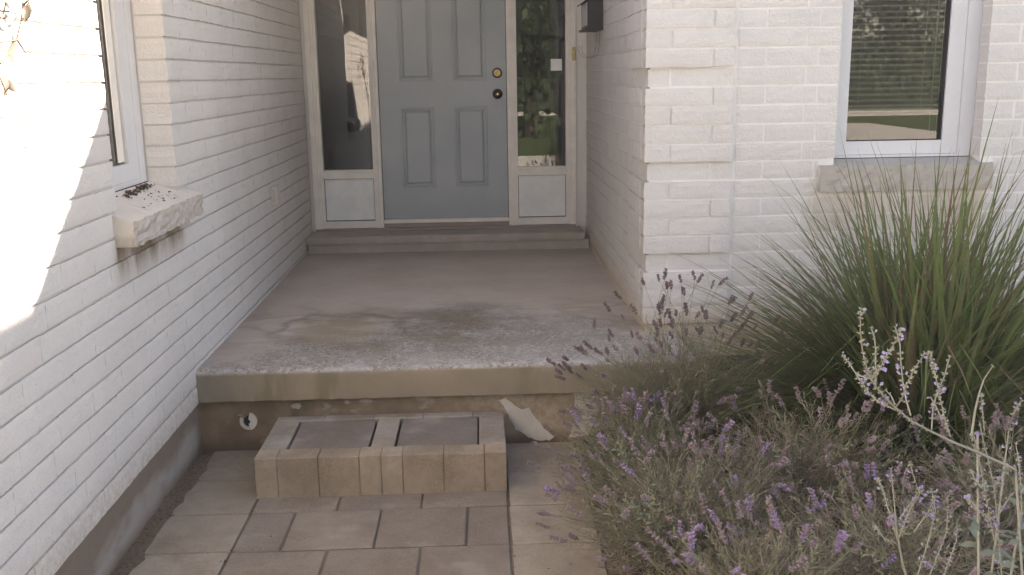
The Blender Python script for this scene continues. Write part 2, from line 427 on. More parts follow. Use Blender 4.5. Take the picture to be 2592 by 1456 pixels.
m_ = MB()
for i in range(90):
    x = rnd.choice((.336, 1.294, rnd.uniform(.05, 1.6))); y = rnd.choice((-.588, -.891, -1.194, rnd.uniform(-1.4, -.5))) if x in (.336, 1.294) or rnd.random() < .7 else rnd.uniform(-1.4, -.5)
    if x in (.336, 1.294): y = rnd.uniform(-1.5, -.47)
    c = Vector((x+rnd.gauss(0, .006), y+rnd.gauss(0, .006), .002)); a = rnd.uniform(0, 6.28); s_ = rnd.uniform(.002, .006); e = Vector((math.cos(a), math.sin(a), .2))*s_; f = Vector((-math.sin(a), math.cos(a), rnd.uniform(-.2, .6)))*s_*.6
    m_.quad(c-e, c-f, c+e, c+f)
stuff(m_.build('leaf_crumbs', M_DEBRIS))
# ------------------------------------------------------------------ entry slab and foundations
slab = thing('entry_slab', 'worn concrete porch slab with exposed stones along its front edge', 'porch slab')
nx, ny = 106, 137; X1, Y1 = 2.12, 2.738; ZS = .374
mb = MB(); idx = {}
def sv(i, j, z=None):
    k = (i, j, z)
    if k in idx: return idx[k]
    x = X1*i/nx; y = Y1*j/ny
    w_ = max(0, 1-y/1.0)
    zz = ZS+(rnd.uniform(-.0018, .0012)*w_ + .003*math.sin(x*5+1)*w_ if z is None else 0)
    if z is None and j == 0: zz -= .004+rnd.uniform(0, .004); y += rnd.uniform(-.003, .004)
    if z is not None:
        zz = ZS-.012-(ZS-.012-.238)*z/5; y = rnd.uniform(-.0025, .0025)-.004
        if z == 5: y += rnd.uniform(-.004, .004)
    idx[k] = len(mb.v); mb.v.append((x, y, zz)); return idx[k]
for i in range(nx):
    for j in range(ny):
        x = X1*(i+.5)/nx; y = Y1*(j+.5)/ny
        if x > 1.985 and y > .44: continue
        mb.f.append((sv(i, j), sv(i+1, j), sv(i+1, j+1), sv(i, j+1)))
    mb.f.append((sv(i, 0, 0), sv(i+1, 0, 0), sv(i+1, 0), sv(i, 0)))
    for z in range(5): mb.f.append((sv(i, 0, z+1), sv(i+1, 0, z+1), sv(i+1, 0, z), sv(i, 0, z)))
mb.box(0.001, 2.119, .004, .44, .238, .30); mb.quad((2.12, 0, .238), (2.12, .44, .238), (2.12, .44, .37), (2.12, 0, .37))
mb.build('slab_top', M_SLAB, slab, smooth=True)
fnd = thing('porch_foundation', 'brown stained foundation wall under the porch slab with flaking white patch', 'foundation')
def gridwall(x0, x1, z0, z1, y, nx, nz, amp):
    m_ = MB()
    for k in range(nz+1):
        for i in range(nx+1): m_.v.append((x0+(x1-x0)*i/nx, y+rnd.uniform(-amp, amp), z0+(z1-z0)*k/nz))
    for k in range(nz):
        for i in range(nx):
            a = k*(nx+1)+i; m_.f.append((a, a+1, a+nx+2, a+nx+1))
    return m_
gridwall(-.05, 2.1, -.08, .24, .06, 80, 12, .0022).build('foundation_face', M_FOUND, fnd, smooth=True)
def flat_patch(pts, y, th=.004):
    m_ = MB(); k = len(pts)
    m_.v = [(x, y-th, z) for x, z in pts]+[(x, y+.01, z) for x, z in pts]
    m_.f = [tuple(range(k))]+[(i, i+k, (i+1) % k+k, (i+1) % k) for i in range(k)]
    return m_
def ragged(pts, amp, sub=4):
    out = []
    for i, (a, b) in enumerate(zip(pts, pts[1:]+pts[:1])):
        for s in range(sub):
            t = s/sub; out.append((a[0]+(b[0]-a[0])*t+rnd.uniform(-amp, amp), a[1]+(b[1]-a[1])*t+rnd.uniform(-amp, amp)))
    return out
flat_patch(ragged([(1.27, .195), (1.30, .203), (1.345, .165), (1.375, .152), (1.405, .155), (1.43, .115), (1.47, .06), (1.512, .018), (1.49, .004), (1.44, .004), (1.40, .02), (1.345, .06), (1.32, .11), (1.29, .17)], .003), .057).build('flaking_paint', M_PATCH, fnd)
flat_patch(ragged([(1.60, .22), (1.70, .22), (1.71, .12), (1.66, .02), (1.58, .01), (1.60, .1)], .006), .057).build('flaking_paint', M_PATCH, fnd)
for cx_, cz_, a, b in ((.70, .205, .03, .009), (.62, .203, .012, .01), (1.19, .206, .02, .008), (.40, .19, .022, .014), (1.40, .206, .016, .006)):
    flat_patch(ragged([(cx_+a*math.cos(t*math.pi/4), cz_+b*math.sin(t*math.pi/4)) for t in range(8)], .003, 2), .058, .003).build('flaking_paint', M_STEP, fnd)
# broken round patch with a dark hole
hole = thing('drain_ring', 'pale broken mortar ring in the dark foundation left of the low step', 'drain hole')
arc = lambda t0, t1, ra, rb, n=14: [(.19+ra*math.cos(t0+(t1-t0)*i/n), .128+ra*1.05*math.sin(t0+(t1-t0)*i/n)) for i in range(n+1)]+[(.19+rb*math.cos(t1+(t0-t1)*i/n), .128+rb*1.05*math.sin(t1+(t0-t1)*i/n)) for i in range(n+1)]
flat_patch(arc(R(-75), R(75), .038, .010), .056, .009).build('ring_piece', M_PIPE, hole)
flat_patch(arc(R(150), R(278), .036, .022), .056, .006).build('ring_piece', M_PIPE, hole)
flat_patch([(.19+.018*math.cos(t*.6), .128+.024*math.sin(t*.6)) for t in range(10)], .056, .002).build('hole', M_RUBBER, hole)
# left foundation
lf = thing('wall_foundation', 'grey concrete base under the white brick wall on the left', 'foundation')
m_ = MB()
NY, NZ = 90, 6
for k in range(NZ+1):
    for i in range(NY+1): m_.v.append((-.012+rnd.uniform(-.003, .003)+.0*(k), -5+5.06*i/NY, -.08+.32*k/NZ))
for k in range(NZ):
    for i in range(NY):
        a = k*(NY+1)+i; m_.f.append((a, a+1, a+NY+2, a+NY+1))
m_.build('foundation_face', M_FOUND, lf, smooth=True)

# ------------------------------------------------------------------ brick walls
BH = .0755; COURSE = .084
_bc = {}
def brick_mesh(L, depth=.05, rough=1.0):
    key = (round(L*40)/40 if L > .2 else round(L, 3), depth)
    lst = _bc.setdefault((round(L, 3), depth), [])
    if len(lst) >= 5: return rnd.choice(lst)
    nx_ = max(3, round(L/.035)); nz_ = 4; m_ = MB(); h = BH
    for k in range(nz_+1):
        for i in range(nx_+1):
            e = i in (0, nx_) or k in (0, nz_)
            x = L*i/nx_; z = h*k/nz_
            if k in (0, nz_): z += rnd.uniform(-.0012, .0012)
            if i in (0, nx_): x += rnd.uniform(-.0016, .0016)
            y = rnd.uniform(-.0008, .0008) if e else -.0008-rnd.uniform(0, .0020)*rough
            m_.v.append((x, y, z))
    for k in range(nz_):
        for i in range(nx_):
            a = k*(nx_+1)+i; m_.f.append((a, a+1, a+nx_+2, a+nx_+1))
    W_ = nx_+1
    per = [i for i in range(nx_)]+[k*W_+nx_ for k in range(nz_)]+[nz_*W_+i for i in range(nx_, 0, -1)]+[k*W_ for k in range(nz_, 0, -1)]
    b = len(m_.v); m_.v += [(m_.v[i][0], depth, m_.v[i][2]) for i in per]; q = len(per)
    m_.f += [(per[(i+1) % q], per[i], b+i, b+(i+1) % q) for i in range(q)]
    me = m_.mesh('brick', M_BRICK); lst.append(me); return me
def lay(root, bricks, limit=290, jit=.0012):
    """bricks: (u, z, L, proud, depth); nearest ones in view as objects, the rest joined"""
    mw = Matrix.Translation(root.location) @ root.rotation_euler.to_matrix().to_4x4()
    rank = []
    for b in bricks:
        c = mw @ Vector((b[0]+b[2]/2, -b[3], b[1]+BH/2)); s_, d = seen(c); rank.append((0 if s_ else 1, d if s_ else (c-cam.location).length, b))
    rank.sort(key=lambda t: t[:2])
    rest = MB()
    for n_, (vis, d, (u, z, L, proud, dep)) in enumerate(rank):
        me = brick_mesh(L, dep); flip = rnd.random() < .5 and dep < .06
        jy = rnd.uniform(-jit, jit); tz = rnd.uniform(-.0012, .0012)
        if vis == 0 and n_ < limit:
            o = link('brick', me, root, (u+L, -proud+jy, z+BH+tz) if flip else (u, -proud+jy, z+tz), (0, math.pi if flip else 0, 0))
        else:
            b0 = len(rest.v); rest.v += [(v.co.x+u, v.co.y-proud+jy, v.co.z+z+tz) for v in me.vertices]
            rest.f += [tuple(b0+i for i in p.vertices) for p in me.polygons]
    if rest.v: stuff(rest.build('bricks_beyond', M_BRICK, root))

# front wall, u = X, faces -Y
YC = .459; XR = 1.975; Z0 = .328
front = thing('brick_wall', 'white painted rock-face brick front wall with raised corner blocks, around the blind window', 'brick wall', (0, YC, 0))
WX0, WX1, WZ0, WZ1 = 2.838, 3.512, 1.168, 2.30
bl = []; J = .0095
def span(u0, u1, z, proud, dep=.05):
    if u1-u0 > .03: bl.append((u0+J/2, z+J/2, u1-u0-J, proud, dep))
for k in range(-1, 24):
    z = Z0+COURSE*k; pr = .019 if (k % 5 != 4 and k >= 1) else 0.
    if pr: cuts = [XR-.015]
    else: cuts = [XR]
    cuts += [2.075] if k % 2 == 0 else [2.264]
    xq = 2.364+rnd.uniform(-.005, .005) if pr else 2.372
    last = cuts[0]
    for c in cuts[1:]+[xq]:
        jl = J if last > XR+.02 else 0
        bl.append((last+(J/2 if jl else 0), z+J/2, c-last-J/2-(J/2 if jl else 0) if c != xq or True else 0, pr, .10 if not jl else .05)); last = c
    if k % 2: js = [2.505, 2.742, 2.98, 3.22, 3.46, 3.70]
    else: js = [2.685, 2.93, 3.17, 3.41, 3.655]
    js = [2.374]+js; a = js[-1]
    while a < 6.0: a += .247; js.append(min(a, 6.0))
    for a, b in zip(js, js[1:]):
        segs = [(a, b)]
        if z > WZ0-.01 and z < WZ1: segs = [(a, min(b, WX0)), (max(a, WX1), b)]
        elif z > 1.0-.01 and z < WZ0-.01: segs = [(a, min(b, 2.768)), (max(a, 3.575), b)]
        for s0, s1 in segs:
            if s1-s0 > .02:
                bl.append((s0+(J/2 if s0 not in (WX0, WX1) else 0), z+J/2, s1-s0-J/2-(J/2 if s1 != WX0 else 0), 0., .085 if (s1 == WX0 or s0 == WX1) else .05))
lay(front, bl)
mb = MB(); g = .0030; D0, D1 = g, .09      # mortar body with the window opening left free
mb.box(1.985, WX0-.004, D0, D1, .20, 2.40); mb.box(WX1+.0035, 6.0, D0, D1, .20, 2.40)
mb.box(WX0-.004, WX1+.0035, D0, D1, .20, 1.0205); mb.box(WX0-.004, WX1+.0035, D0, D1, WZ1, 2.40)
for k0 in range(0, 24, 5):
    mb.box(XR-.0115, 2.352, -.0115, D0-.0005, Z0+COURSE*(k0+(1 if k0 == 0 else 0))+.006, min(2.36, Z0+COURSE*(k0+4)-.006))
stuff(mb.build('mortar', M_MORT, front))

# return wall on the right of the entry, faces -X; u = -Y
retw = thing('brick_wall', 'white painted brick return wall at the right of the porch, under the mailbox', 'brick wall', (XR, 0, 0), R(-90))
bl = []
for k in range(0, 24):
    z = Z0+COURSE*k; pr = .015 if (k % 5 != 4 and k >= 1) else 0.
    yq = .92
    a = YC+.10+J/2
    joints = ([.66] if k % 2 else [.80])+[yq]
    for b in joints:
        bl.append((-(b-J/2), z+J/2, b-a-J/2, pr, .05)); a = b+J/2
    a = yq; first = True
    while a < 3.0:
        b = min(3.0, a+(.13 if first and k % 2 else .247)); first = False
        if b-a > .03: bl.append((-(b-J/2), z+J/2, b-a-J, 0., .05))
        a = b
lay(retw, bl)
m_ = MB().box(-3.06, -(YC+.094), .0055, .05, .372, 2.36)
for k0 in range(0, 24, 5):
    m_.box(-.915, -(YC+.094), -.0085, .0074, Z0+COURSE*(k0+(1 if k0 == 0 else 0))+.006, min(2.36, Z0+COURSE*(k0+4)-.006))
stuff(m_.build('mortar', M_MORT, retw))
m_ = MB(); m_.v = [(-3.06, .012, 2.3605), (-.435, .012, 2.3605), (-.435, .012, 2.42), (-3.06, .012, 4.5), (-3.06, .05, 2.3605), (-.435, .05, 2.3605), (-.435, .05, 2.42), (-3.06, .05, 4.5)]
m_.f = [(0, 1, 2, 3), (7, 6, 5, 4), (3, 2, 6, 7), (1, 5, 6, 2), (0, 3, 7, 4)]; m_.build('gable_fill', M_MORT, retw)  # unseen fill up to the roof slope, added to block sun

# left wall, faces +X; u = Y
left = thing('brick_wall', 'white painted brick side wall on the left, sunlit at its near end', 'brick wall', (0, 0, 0), R(90))
LY0, LY1, LZ0, LZ1 = -.690, -.015, 1.105, 2.20
bl = []; ZL = .227; CL = .0838; J = .0075
for k in range(0, 29):
    z = ZL+CL*k; off = (.0, .124, .06, .19)[k % 4]
    a = -5.0+off-.247
    while a < 3.0:
        b = min(a+.247, 3.0); a_ = max(a, -5.0)
        if z+.06 > LZ0+.04 and z < LZ1 and b-.07 < LY1 < b: a = LY1; b = min(a+.20, 3.0); a_ = a
        segs = [(a_, b)]
        if z+.06 > LZ0+.04 and z < LZ1: segs = [(a_, min(b, LY0)), (max(a_, LY1), b)]
        elif z+BH > 1.03 and z < LZ0+.02: segs = [(a_, min(b, -.735)), (max(a_, .105), b)]
        for s0, s1 in segs:
            if s1-s0 > .025:
                e = s1 == LY0 or s0 == LY1
                bl.append((s0+(0 if s0 == LY1 else .0003), z+J/2, s1-s0-(.0003 if e else .0006), 0., .112 if e else .05))
        a = b
lay(left, bl, 298, .0005)
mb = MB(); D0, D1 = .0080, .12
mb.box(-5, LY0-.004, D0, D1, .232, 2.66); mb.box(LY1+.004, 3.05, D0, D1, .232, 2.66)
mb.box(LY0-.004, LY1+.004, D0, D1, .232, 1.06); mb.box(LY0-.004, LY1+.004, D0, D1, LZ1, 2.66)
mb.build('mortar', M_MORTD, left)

# strips of wall either side of the door unit
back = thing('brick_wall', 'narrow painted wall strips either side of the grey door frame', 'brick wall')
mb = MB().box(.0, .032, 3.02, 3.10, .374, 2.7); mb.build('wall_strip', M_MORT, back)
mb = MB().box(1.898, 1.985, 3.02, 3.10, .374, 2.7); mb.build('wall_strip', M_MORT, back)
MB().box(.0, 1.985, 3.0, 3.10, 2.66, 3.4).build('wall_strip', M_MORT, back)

# ------------------------------------------------------------------ door step
st = thing('door_step', 'long concrete step below the grey front door', 'step')
MB().bev(.0, 1.937, 2.722, 3.06, .441, .489, .006, .001).build('tread', M_STEP, st)
MB().box(.012, 1.965, 2.738, 3.05, .36, .4405).build('riser', M_STEP, st)

# ------------------------------------------------------------------ door unit
YD = 3.0
du = thing('front_door', 'grey-blue panelled front door with white frame and glass sidelights', 'door')
fr = MB()
fr.box(.027, .062, YD, 3.09, .491, 2.66); fr.box(.0625, .082, YD+.012, 3.09, .492, 2.65); fr.box(.0825, .101, YD+.022, 3.09, .493, 2.645)
fr.box(1.865, 1.901, YD, 3.09, .491, 2.66); fr.box(1.848, 1.8645, YD+.012, 3.09, .492, 2.65); fr.box(1.832, 1.8475, YD+.022, 3.09, .493, 2.645)
for a, b in ((.455, .514), (1.418, 1.487)):
    fr.box(a, a+.022, YD+.018, 3.09, .492, 2.64); fr.box(a+.0225, b-.0225, YD+.004, 3.09, .491, 2.65); fr.box(b-.022, b, YD+.018, 3.09, .492, 2.64)
fr.box(.0625, 1.8645, YD+.002, 3.09, 2.60, 2.658)
fr.build('door_frame', M_TRIM, du)
MB().bev(.03, 1.9, YD-.012, 3.10, .4895, .5055, .003).build('threshold', M_ALU, du)
MB().box(.5145, 1.4175, YD+.03, 3.08, .5056, .530).build('threshold_ramp', M_ALU, du)
MB().bev(.516, 1.416, YD+.024, 3.07, .534, .562, .004).build('door_sweep', M_TRIM, du)
# leaf with openings for the pressed panels
YL = 3.05
PX = [(.662, .900), (1.040, 1.276)]; PZ = [(.785, 1.355), (1.532, 2.18), (2.27, 2.48)]
m_ = MB()
for q_ in ((.5145, .530, .563, 2.60), (1.402, 1.4175, .563, 2.60), (.5305, 1.4015, .563, .575), (.5305, 1.4015, 2.585, 2.60)): m_.box(q_[0], q_[1], YL+.008, YL+.012, q_[2], q_[3])
m_.build('weather_seal', M_RUBBER, du)
lf_ = MB(); xs = [.5185, .662, .900, 1.040, 1.276, 1.4135]; zs = [.564, .785, 1.355, 1.532, 2.18, 2.27, 2.48, 2.598]
gv = {}
def gp(i, k):
    if (i, k) not in gv: gv[(i, k)] = len(lf_.v); lf_.v.append((xs[i], YL, zs[k]))
    return gv[(i, k)]
for i in range(5):
    for k in range(7):
        if i in (1, 3) and k in (1, 3, 5): continue
        lf_.f.append((gp(i, k), gp(i+1, k), gp(i+1, k+1), gp(i, k+1)))
lf_.box(.5185, 1.4135, YL+.016, YL+.04, .564, 2.598)
lf_.quad((.5185, YL, .564), (.5185, YL, 2.598), (.5185, YL+.02, 2.598), (.5185, YL+.02, .564))
lf_.quad((1.4135, YL, .564), (1.4135, YL, 2.598), (1.4135, YL+.02, 2.598), (1.4135, YL+.02, .564))
leaf = lf_.build('door_leaf', M_DOOR, du)
for a, b in PX:
    for c, d in PZ:
        p_ = MB(); rings = [(0, 0), (.004, -.0045), (.013, -.0045), (.016, .0145), (.027, .0155), (.040, .001)]
        for t, dy in rings: p_.v += [(a+t, YL+dy, c+t), (b-t, YL+dy, c+t), (b-t, YL+dy, d-t), (a+t, YL+dy, d-t)]
        for q in range(len(rings)-1):
            for i in range(4):
                j = (i+1) % 4; p_.f.append((4*q+i, 4*q+j, 4*q+4+j, 4*q+4+i))
        e = 4*(len(rings)-1); p_.f.append((e, e+1, e+2, e+3))
        p_.build('door_panel', M_DOOR, leaf)
MB().lathe([(.024, .006), (.024, .010), (.021, .014), (.012, .0145), (.011, .011), (.0, .011)], (1.351, YL, 1.583), n=28).build('deadbolt', M_BRASS, leaf, True)
MB().lathe([(.0365, 0), (.0365, .0045), (.033, .0062), (.0, .0062)], (1.351, YL, 1.583), n=28).build('bolt_rose', M_BRONZE, leaf, True)
kn = MB().lathe([(.036, 0), (.036, .005), (.028, .009), (.013, .012), (.012, .028), (.022, .034), (.028, .045), (.027, .056), (.018, .064), (.0, .066)], (1.351, YL, 1.438), n=28).build('door_knob', M_BRONZE, leaf, True)
MB().lathe([(.006, 0), (.006, .002), (0, .002)], (1.351, YL-.0655, 1.438), n=12).build('keyhole', M_BRASS, leaf)
for nm, a, b, sd in (('left', .1015, .4545, 0), ('right', 1.4875, 1.8315, 1)):
    sl_ = MB().box(a, b, YD+.018, 3.08, .862, .9055).build('sidelight', M_TRIM, du)
    MB().box(a, b, YD+.026, 3.08, .906, .9235).build('glazing_bead', M_TRIM, sl_)
    MB().box(a, b, YD+.020, 3.08, .5062, .556).build('bottom_rail', M_TRIM, sl_)
    MB().box(a+.004, b-.004, YD+.036, 3.07, .563, .858).build('kick_panel', M_PANEL, sl_)
    MB().box(a, b, YD+.042, 3.07, .5565, .8615).build('panel_gap', M_RUBBER, sl_)
    pg = MB().box(-(b-a)/2, (b-a)/2, 0, .006, .924-1.75, 2.6-1.75).build('pane', M_GLASS, sl_, loc=((a+b)/2, YD+.038, 1.75))
    pg.rotation_euler = (0, 0, R(1.0 if sd == 0 else .0))
lab = MB().box(1.728, 1.806, YD+.0345, YD+.0365, 1.592, 1.672).build('paper_sticker', M_STICK)
tag(lab, 'small white square sticker on the right sidelight glass', 'sticker')
bell = thing('door_bell', 'small yellowed bell plate on the frame beside the right sidelight', 'door bell', (1.888, YD, 1.705))
MB().bev(-.012, .012, -.012, .0, -.046, .046, .003).build('bell_plate', M_YEL, bell)
MB().lathe([(.006, 0), (.006, .004), (0, .005)], (0, -.012, .01), n=12).build('bell_button', M_BRASS, bell)

# rooms behind the glass: closed dark boxes
def room(name, x0, x1, y0, y1, z0, z1, open_side):
    m_ = MB(); F = {'y0': ((x0, y0, z0), (x1, y0, z0), (x1, y0, z1), (x0, y0, z1)), 'y1': ((x0, y1, z0), (x1, y1, z0), (x1, y1, z1), (x0, y1, z1)),
        'x0': ((x0, y0, z0), (x0, y1, z0), (x0, y1, z1), (x0, y0, z1)), 'x1': ((x1, y0, z0), (x1, y1, z0), (x1, y1, z1), (x1, y0, z1)),
        'z0': ((x0, y0, z0), (x1, y0, z0), (x1, y1, z0), (x0, y1, z0)), 'z1': ((x0, y0, z1), (x1, y0, z1), (x1, y1, z1), (x0, y1, z1))}
    for k, q in F.items():
        if k != open_side: m_.quad(*q)
    return struct(m_.build(name, M_DARK))
room('hallway_room', -.0, 1.97, 3.11, 6.5, .4, 2.7, 'y0')
room('front_room', 2.4, 4.2, .70, 4.0, .4, 2.55, 'y0')
room('side_room', -3.0, -.20, -1.4, .6, .4, 2.5, 'x1')

# ------------------------------------------------------------------ right window
rw = thing('casement_window', 'white framed window with dark blinds above the ornamental grass', 'window', (0, 0, 0))
YW = .545
m_ = MB()
def frame(m_, x0, x1, z0, z1, wl, wr, wb, wt, y0, y1):
    m_.box(x0, x0+wl, y0, y1, z0, z1); m_.box(x1-wr, x1, y0, y1, z0, z1)
    m_.box(x0+wl, x1-wr, y0, y1, z0, z0+wb); m_.box(x0+wl, x1-wr, y0, y1, z1-wt, z1)
frame(m_, 2.8345, 3.5155, 1.166, 2.28, .0235, .0655, .012, .04, YW+.005, YW+.09); m_.build('window_frame', M_VINYL, rw)
m_ = MB(); frame(m_, 2.8585, 3.4495, 1.1795, 2.24, .064, .074, .062, .06, YW+.012, YW+.08)
sash = m_.build('sash', M_VINYL, rw)
m_ = MB(); frame(m_, 2.9225, 3.3755, 1.2415, 2.18, .0035, .008, .0035, .005, YW+.022, YW+.06); m_.build('gasket', M_RUBBER, sash)
MB().box(2.926, 3.3675, YW+.034, YW+.040, 1.245, 2.175).build('pane', M_GLASS, sash)
ss = thing('window_sill', 'rough stone sill under the blind window, behind the grass tips', 'window sill')
def rough_stone(x0, x1, y0, y1, z0, z1, zb, nx_, nz_, amp, front='y'):
    """stone with sloped top (zb at the back) and a rock-face front at y0"""
    m_ = MB()
    for k in range(nz_+1):
        for i in range(nx_+1):
            e = k in (0, nz_)
            m_.v.append((x0+(x1-x0)*i/nx_+(0 if i in (0, nx_) else rnd.uniform(-.003, .003)), y0+rnd.uniform(-amp, amp)*(1 if not e else .9), z0+(z1-z0)*k/nz_+(rnd.uniform(-.003, .003) if e else 0)))
    for k in range(nz_):
        for i in range(nx_):
            a = k*(nx_+1)+i; m_.f.append((a, a+1, a+nx_+2, a+nx_+1))
    W_ = nx_+1; b = len(m_.v)
    m_.v += [(m_.v[nz_*W_+i][0], y1, zb) for i in range(W_)]; c = len(m_.v)
    m_.v += [(m_.v[i][0], y1, z0) for i in range(W_)]
    for i in range(nx_): m_.f += [(nz_*W_+i, nz_*W_+i+1, b+i+1, b+i), (i+1, i, c+i, c+i+1)]
    m_.f.append(tuple(k*W_ for k in range(nz_, -1, -1))+(c, b)); m_.f.append(tuple(k*W_+nx_ for k in range(nz_+1))+(b+nx_, c+nx_))
    return m_
def two(o, n1, n2=0):
    o.data.materials.append(M_ROCK)
    for i, p in enumerate(o.data.polygons):
        if i < n1 or (n2 and i < n1+2*n2): p.material_index = 1
    return o
two(rough_stone(2.772, 3.57, YC-.020, YW+.0, 1.022, 1.138, 1.163, 26, 4, .006).build('stone', M_STONE, ss), 26*4, 26)
bd = thing('window_blind', 'dark horizontal slat blind inside the front window', 'blind')
sm = MB(); sm.v = [(2.90, -.011, -.005), (3.40, -.011, -.005), (3.40, 0, .002), (2.90, 0, .002), (3.40, .011, .0045), (2.90, .011, .0045),
    (2.90, -.011, -.0062), (3.40, -.011, -.0062), (3.40, .011, .0033), (2.90, .011, .0033)]
sm.f = [(0, 1, 2, 3), (3, 2, 4, 5), (6, 9, 8, 7), (0, 6, 7, 1), (5, 4, 8, 9)]
sme = sm.mesh('slat', M_SLAT)
for k in range(31): link('slat', sme, bd, (0, YW+.105, 1.40+.0268*k))
MB().box(2.90, 3.40, YW+.095, YW+.115, 1.372, 1.388).build('bottom_rail', M_SLAT, bd)
for x in (3.0, 3.30): MB().tube([(x, YW+.092, 1.38), (x, YW+.092, 2.22)], .0012, n=4).build('cord', M_SLAT, bd)
MB().tube([(3.345, YW+.085, 1.28), (3.35, YW+.085, 2.22)], .003, n=5).build('wand', M_SLAT, bd)
MB().box(2.89, 3.41, YW+.09, YW+.125, 2.215, 2.25).build('head_rail', M_SLAT, bd)

# ------------------------------------------------------------------ left window, built along Y then turned
def turned(name, label, cat): return thing(name, label, cat, (0, 0, 0), R(90))   # local x -> Y, local y -> -X
lw = turned('casement_window', 'white window set deep in the sunlit left wall above the leaf-strewn sill', 'window')
m_ = MB(); frame(m_, -.70, -.0105, 1.178, 2.19, .05, .0735, .02, .04, .1205, .20); m_.build('window_frame', M_VINYL, lw)
m_ = MB(); frame(m_, -.648, -.086, 1.1985, 2.145, .09, .105, .066, .07, .122, .19)
sash = m_.build('sash', M_VINYL, lw)
m_ = MB(); frame(m_, -.556, -.193, 1.266, 2.07, .004, .010, .005, .005, .1385, .1415); m_.build('gasket', M_RUBBER, sash)
MB().box(-.262, -.2055, .1325, .1375, 1.272, 2.065).build('added_cream_strip', M_TRIM, sash)  # strip added before the pane so the glass looks cream
MB().box(-.55, -.205, .142, .148, 1.272, 2.065).build('pane', M_GLASS, sash)
cu = turned('curtain', 'cream curtain close behind the left window glass', 'curtain')
m_ = MB(); N_ = 40
for i in range(N_+1):
    u = -.60+.46*i/N_; v = .160+.007*math.sin(i*1.25)
    m_.v += [(u, v, 1.2), (u, v, 2.15)]
    if i: m_.f.append((2*i-2, 2*i, 2*i+1, 2*i-1))
m_.build('curtain_cloth', M_CURT, cu, True)
sl2 = turned('window_sill', 'thick rough stone sill jutting from the left wall with dead leaves on it', 'window sill')
two(rough_stone(-.728, .098, -.062, .113, 1.028, 1.113, 1.176, 34, 5, .0065).build('stone', M_STONE, sl2), 34*5)
# litter on the sill
m_ = MB()
def crumb(y, x, s):
    t = (.062-x)/.175; z = 1.114+.062*max(0, min(1, t))
    c = Vector((x, y, z+s*.35)); p0 = len(m_.v)
    for i in range(6): m_.v.append(tuple(c+Vector((rnd.uniform(-1, 1), rnd.uniform(-1, 1), rnd.uniform(-.4, .7)))*s))
    m_.f += [(p0, p0+1, p0+2), (p0+1, p0+3, p0+4), (p0+2, p0+4, p0+5), (p0, p0+3, p0+5), (p0, p0+2, p0+4)]
for (cy_, cx_, n_, sp, sz) in ((-.40, -.075, 10, .012, .010), (-.33, -.085, 16, .014, .014), (-.275, -.088, 8, .010, .010), (-.215, -.092, 18, .016, .015), (-.165, -.095, 14, .010, .014), (-.12, -.097, 12, .014, .011), (-.08, -.10, 8, .012, .008), (-.48, -.10, 4, .012, .008)):
    for i in range(n_): crumb(cy_+rnd.gauss(0, sp), cx_+abs(rnd.gauss(0, sp)), sz*rnd.uniform(.5, 1.1))
for i in range(26): crumb(rnd.uniform(-.45, -.03), -.09+abs(rnd.gauss(0, .012)), rnd.uniform(.003, .007))
for i in range(34): crumb(-.22+rnd.gauss(0, .13), rnd.uniform(-.07, .035), rnd.choice((.003, .004, .005, .007)))
stuff(m_.build('leaf_litter', M_DEBRIS))

# outlet cover on the left wall
oc = thing('outlet_cover', 'small painted outlet box on the left wall near the door', 'outlet cover', (0, 1.76, .905))
MB().bev(.0, .036, -.055, .055, -.05, .05, .004).build('cover_box', M_STONE, oc)
MB().box(.008, .030, -.0565, -.0551, -.04, .04).build('cover_flap', M_ROCK, oc)

# ------------------------------------------------------------------ mailbox
mbx = thing('mailbox', 'black wall mailbox with sloping lid and wire hooks on the right porch wall', 'mailbox', (XR, 2.05, 0))
m_ = MB()
m_.v = [(-.004, 0, 1.838), (-.095, 0, 1.838), (-.097, 0, 2.00), (-.004, 0, 2.065), (-.004, .37, 1.838), (-.095, .37, 1.838), (-.097, .37, 2.00), (-.004, .37, 2.065)]
m_.f = [(0, 1, 2, 3), (4, 7, 6, 5), (0, 4, 5, 1), (1, 5, 6, 2), (2, 6, 7, 3), (3, 7, 4, 0)]
m_.build('box_body', M_BLACK, mbx)
m_ = MB()
m_.v = [(-.002, -.008, 2.069), (-.120, -.008, 1.990), (-.120, -.008, 1.982), (-.002, -.008, 2.060), (-.002, .378, 2.069), (-.120, .378, 1.990), (-.120, .378, 1.982), (-.002, .378, 2.060)]
m_.f = [(0, 1, 2, 3), (4, 7, 6, 5), (0, 4, 5, 1), (1, 5, 6, 2), (2, 6, 7, 3), (3, 7, 4, 0)]
m_.build('lid', M_BLACK, mbx)
MB().box(-.1015, -.0975, .012, .33, 1.852, 1.985).build('pale_front', M_PALE, mbx)  # front face drawn pale grey, the rest of the box black
MB().box(-.110, -.002, -.004, .374, 1.825, 1.8375).build('bottom_rim', M_BLACK, mbx)
for dy in (.02, .20):
    pts = [(-.02-.0*t, dy, 1.83) for t in (0,)]
    for t in range(15):
        a = R(10+t*14); pts.append((-.07-.055*math.sin(a-R(90))*-1 if False else -.072+.052*math.cos(a), dy+.004*t, 1.715-.052*math.sin(a)+.03*(t < 2)))
    MB().tube(pts, .0012, n=5).build('paper_hook', M_BRONZE, mbx, True)

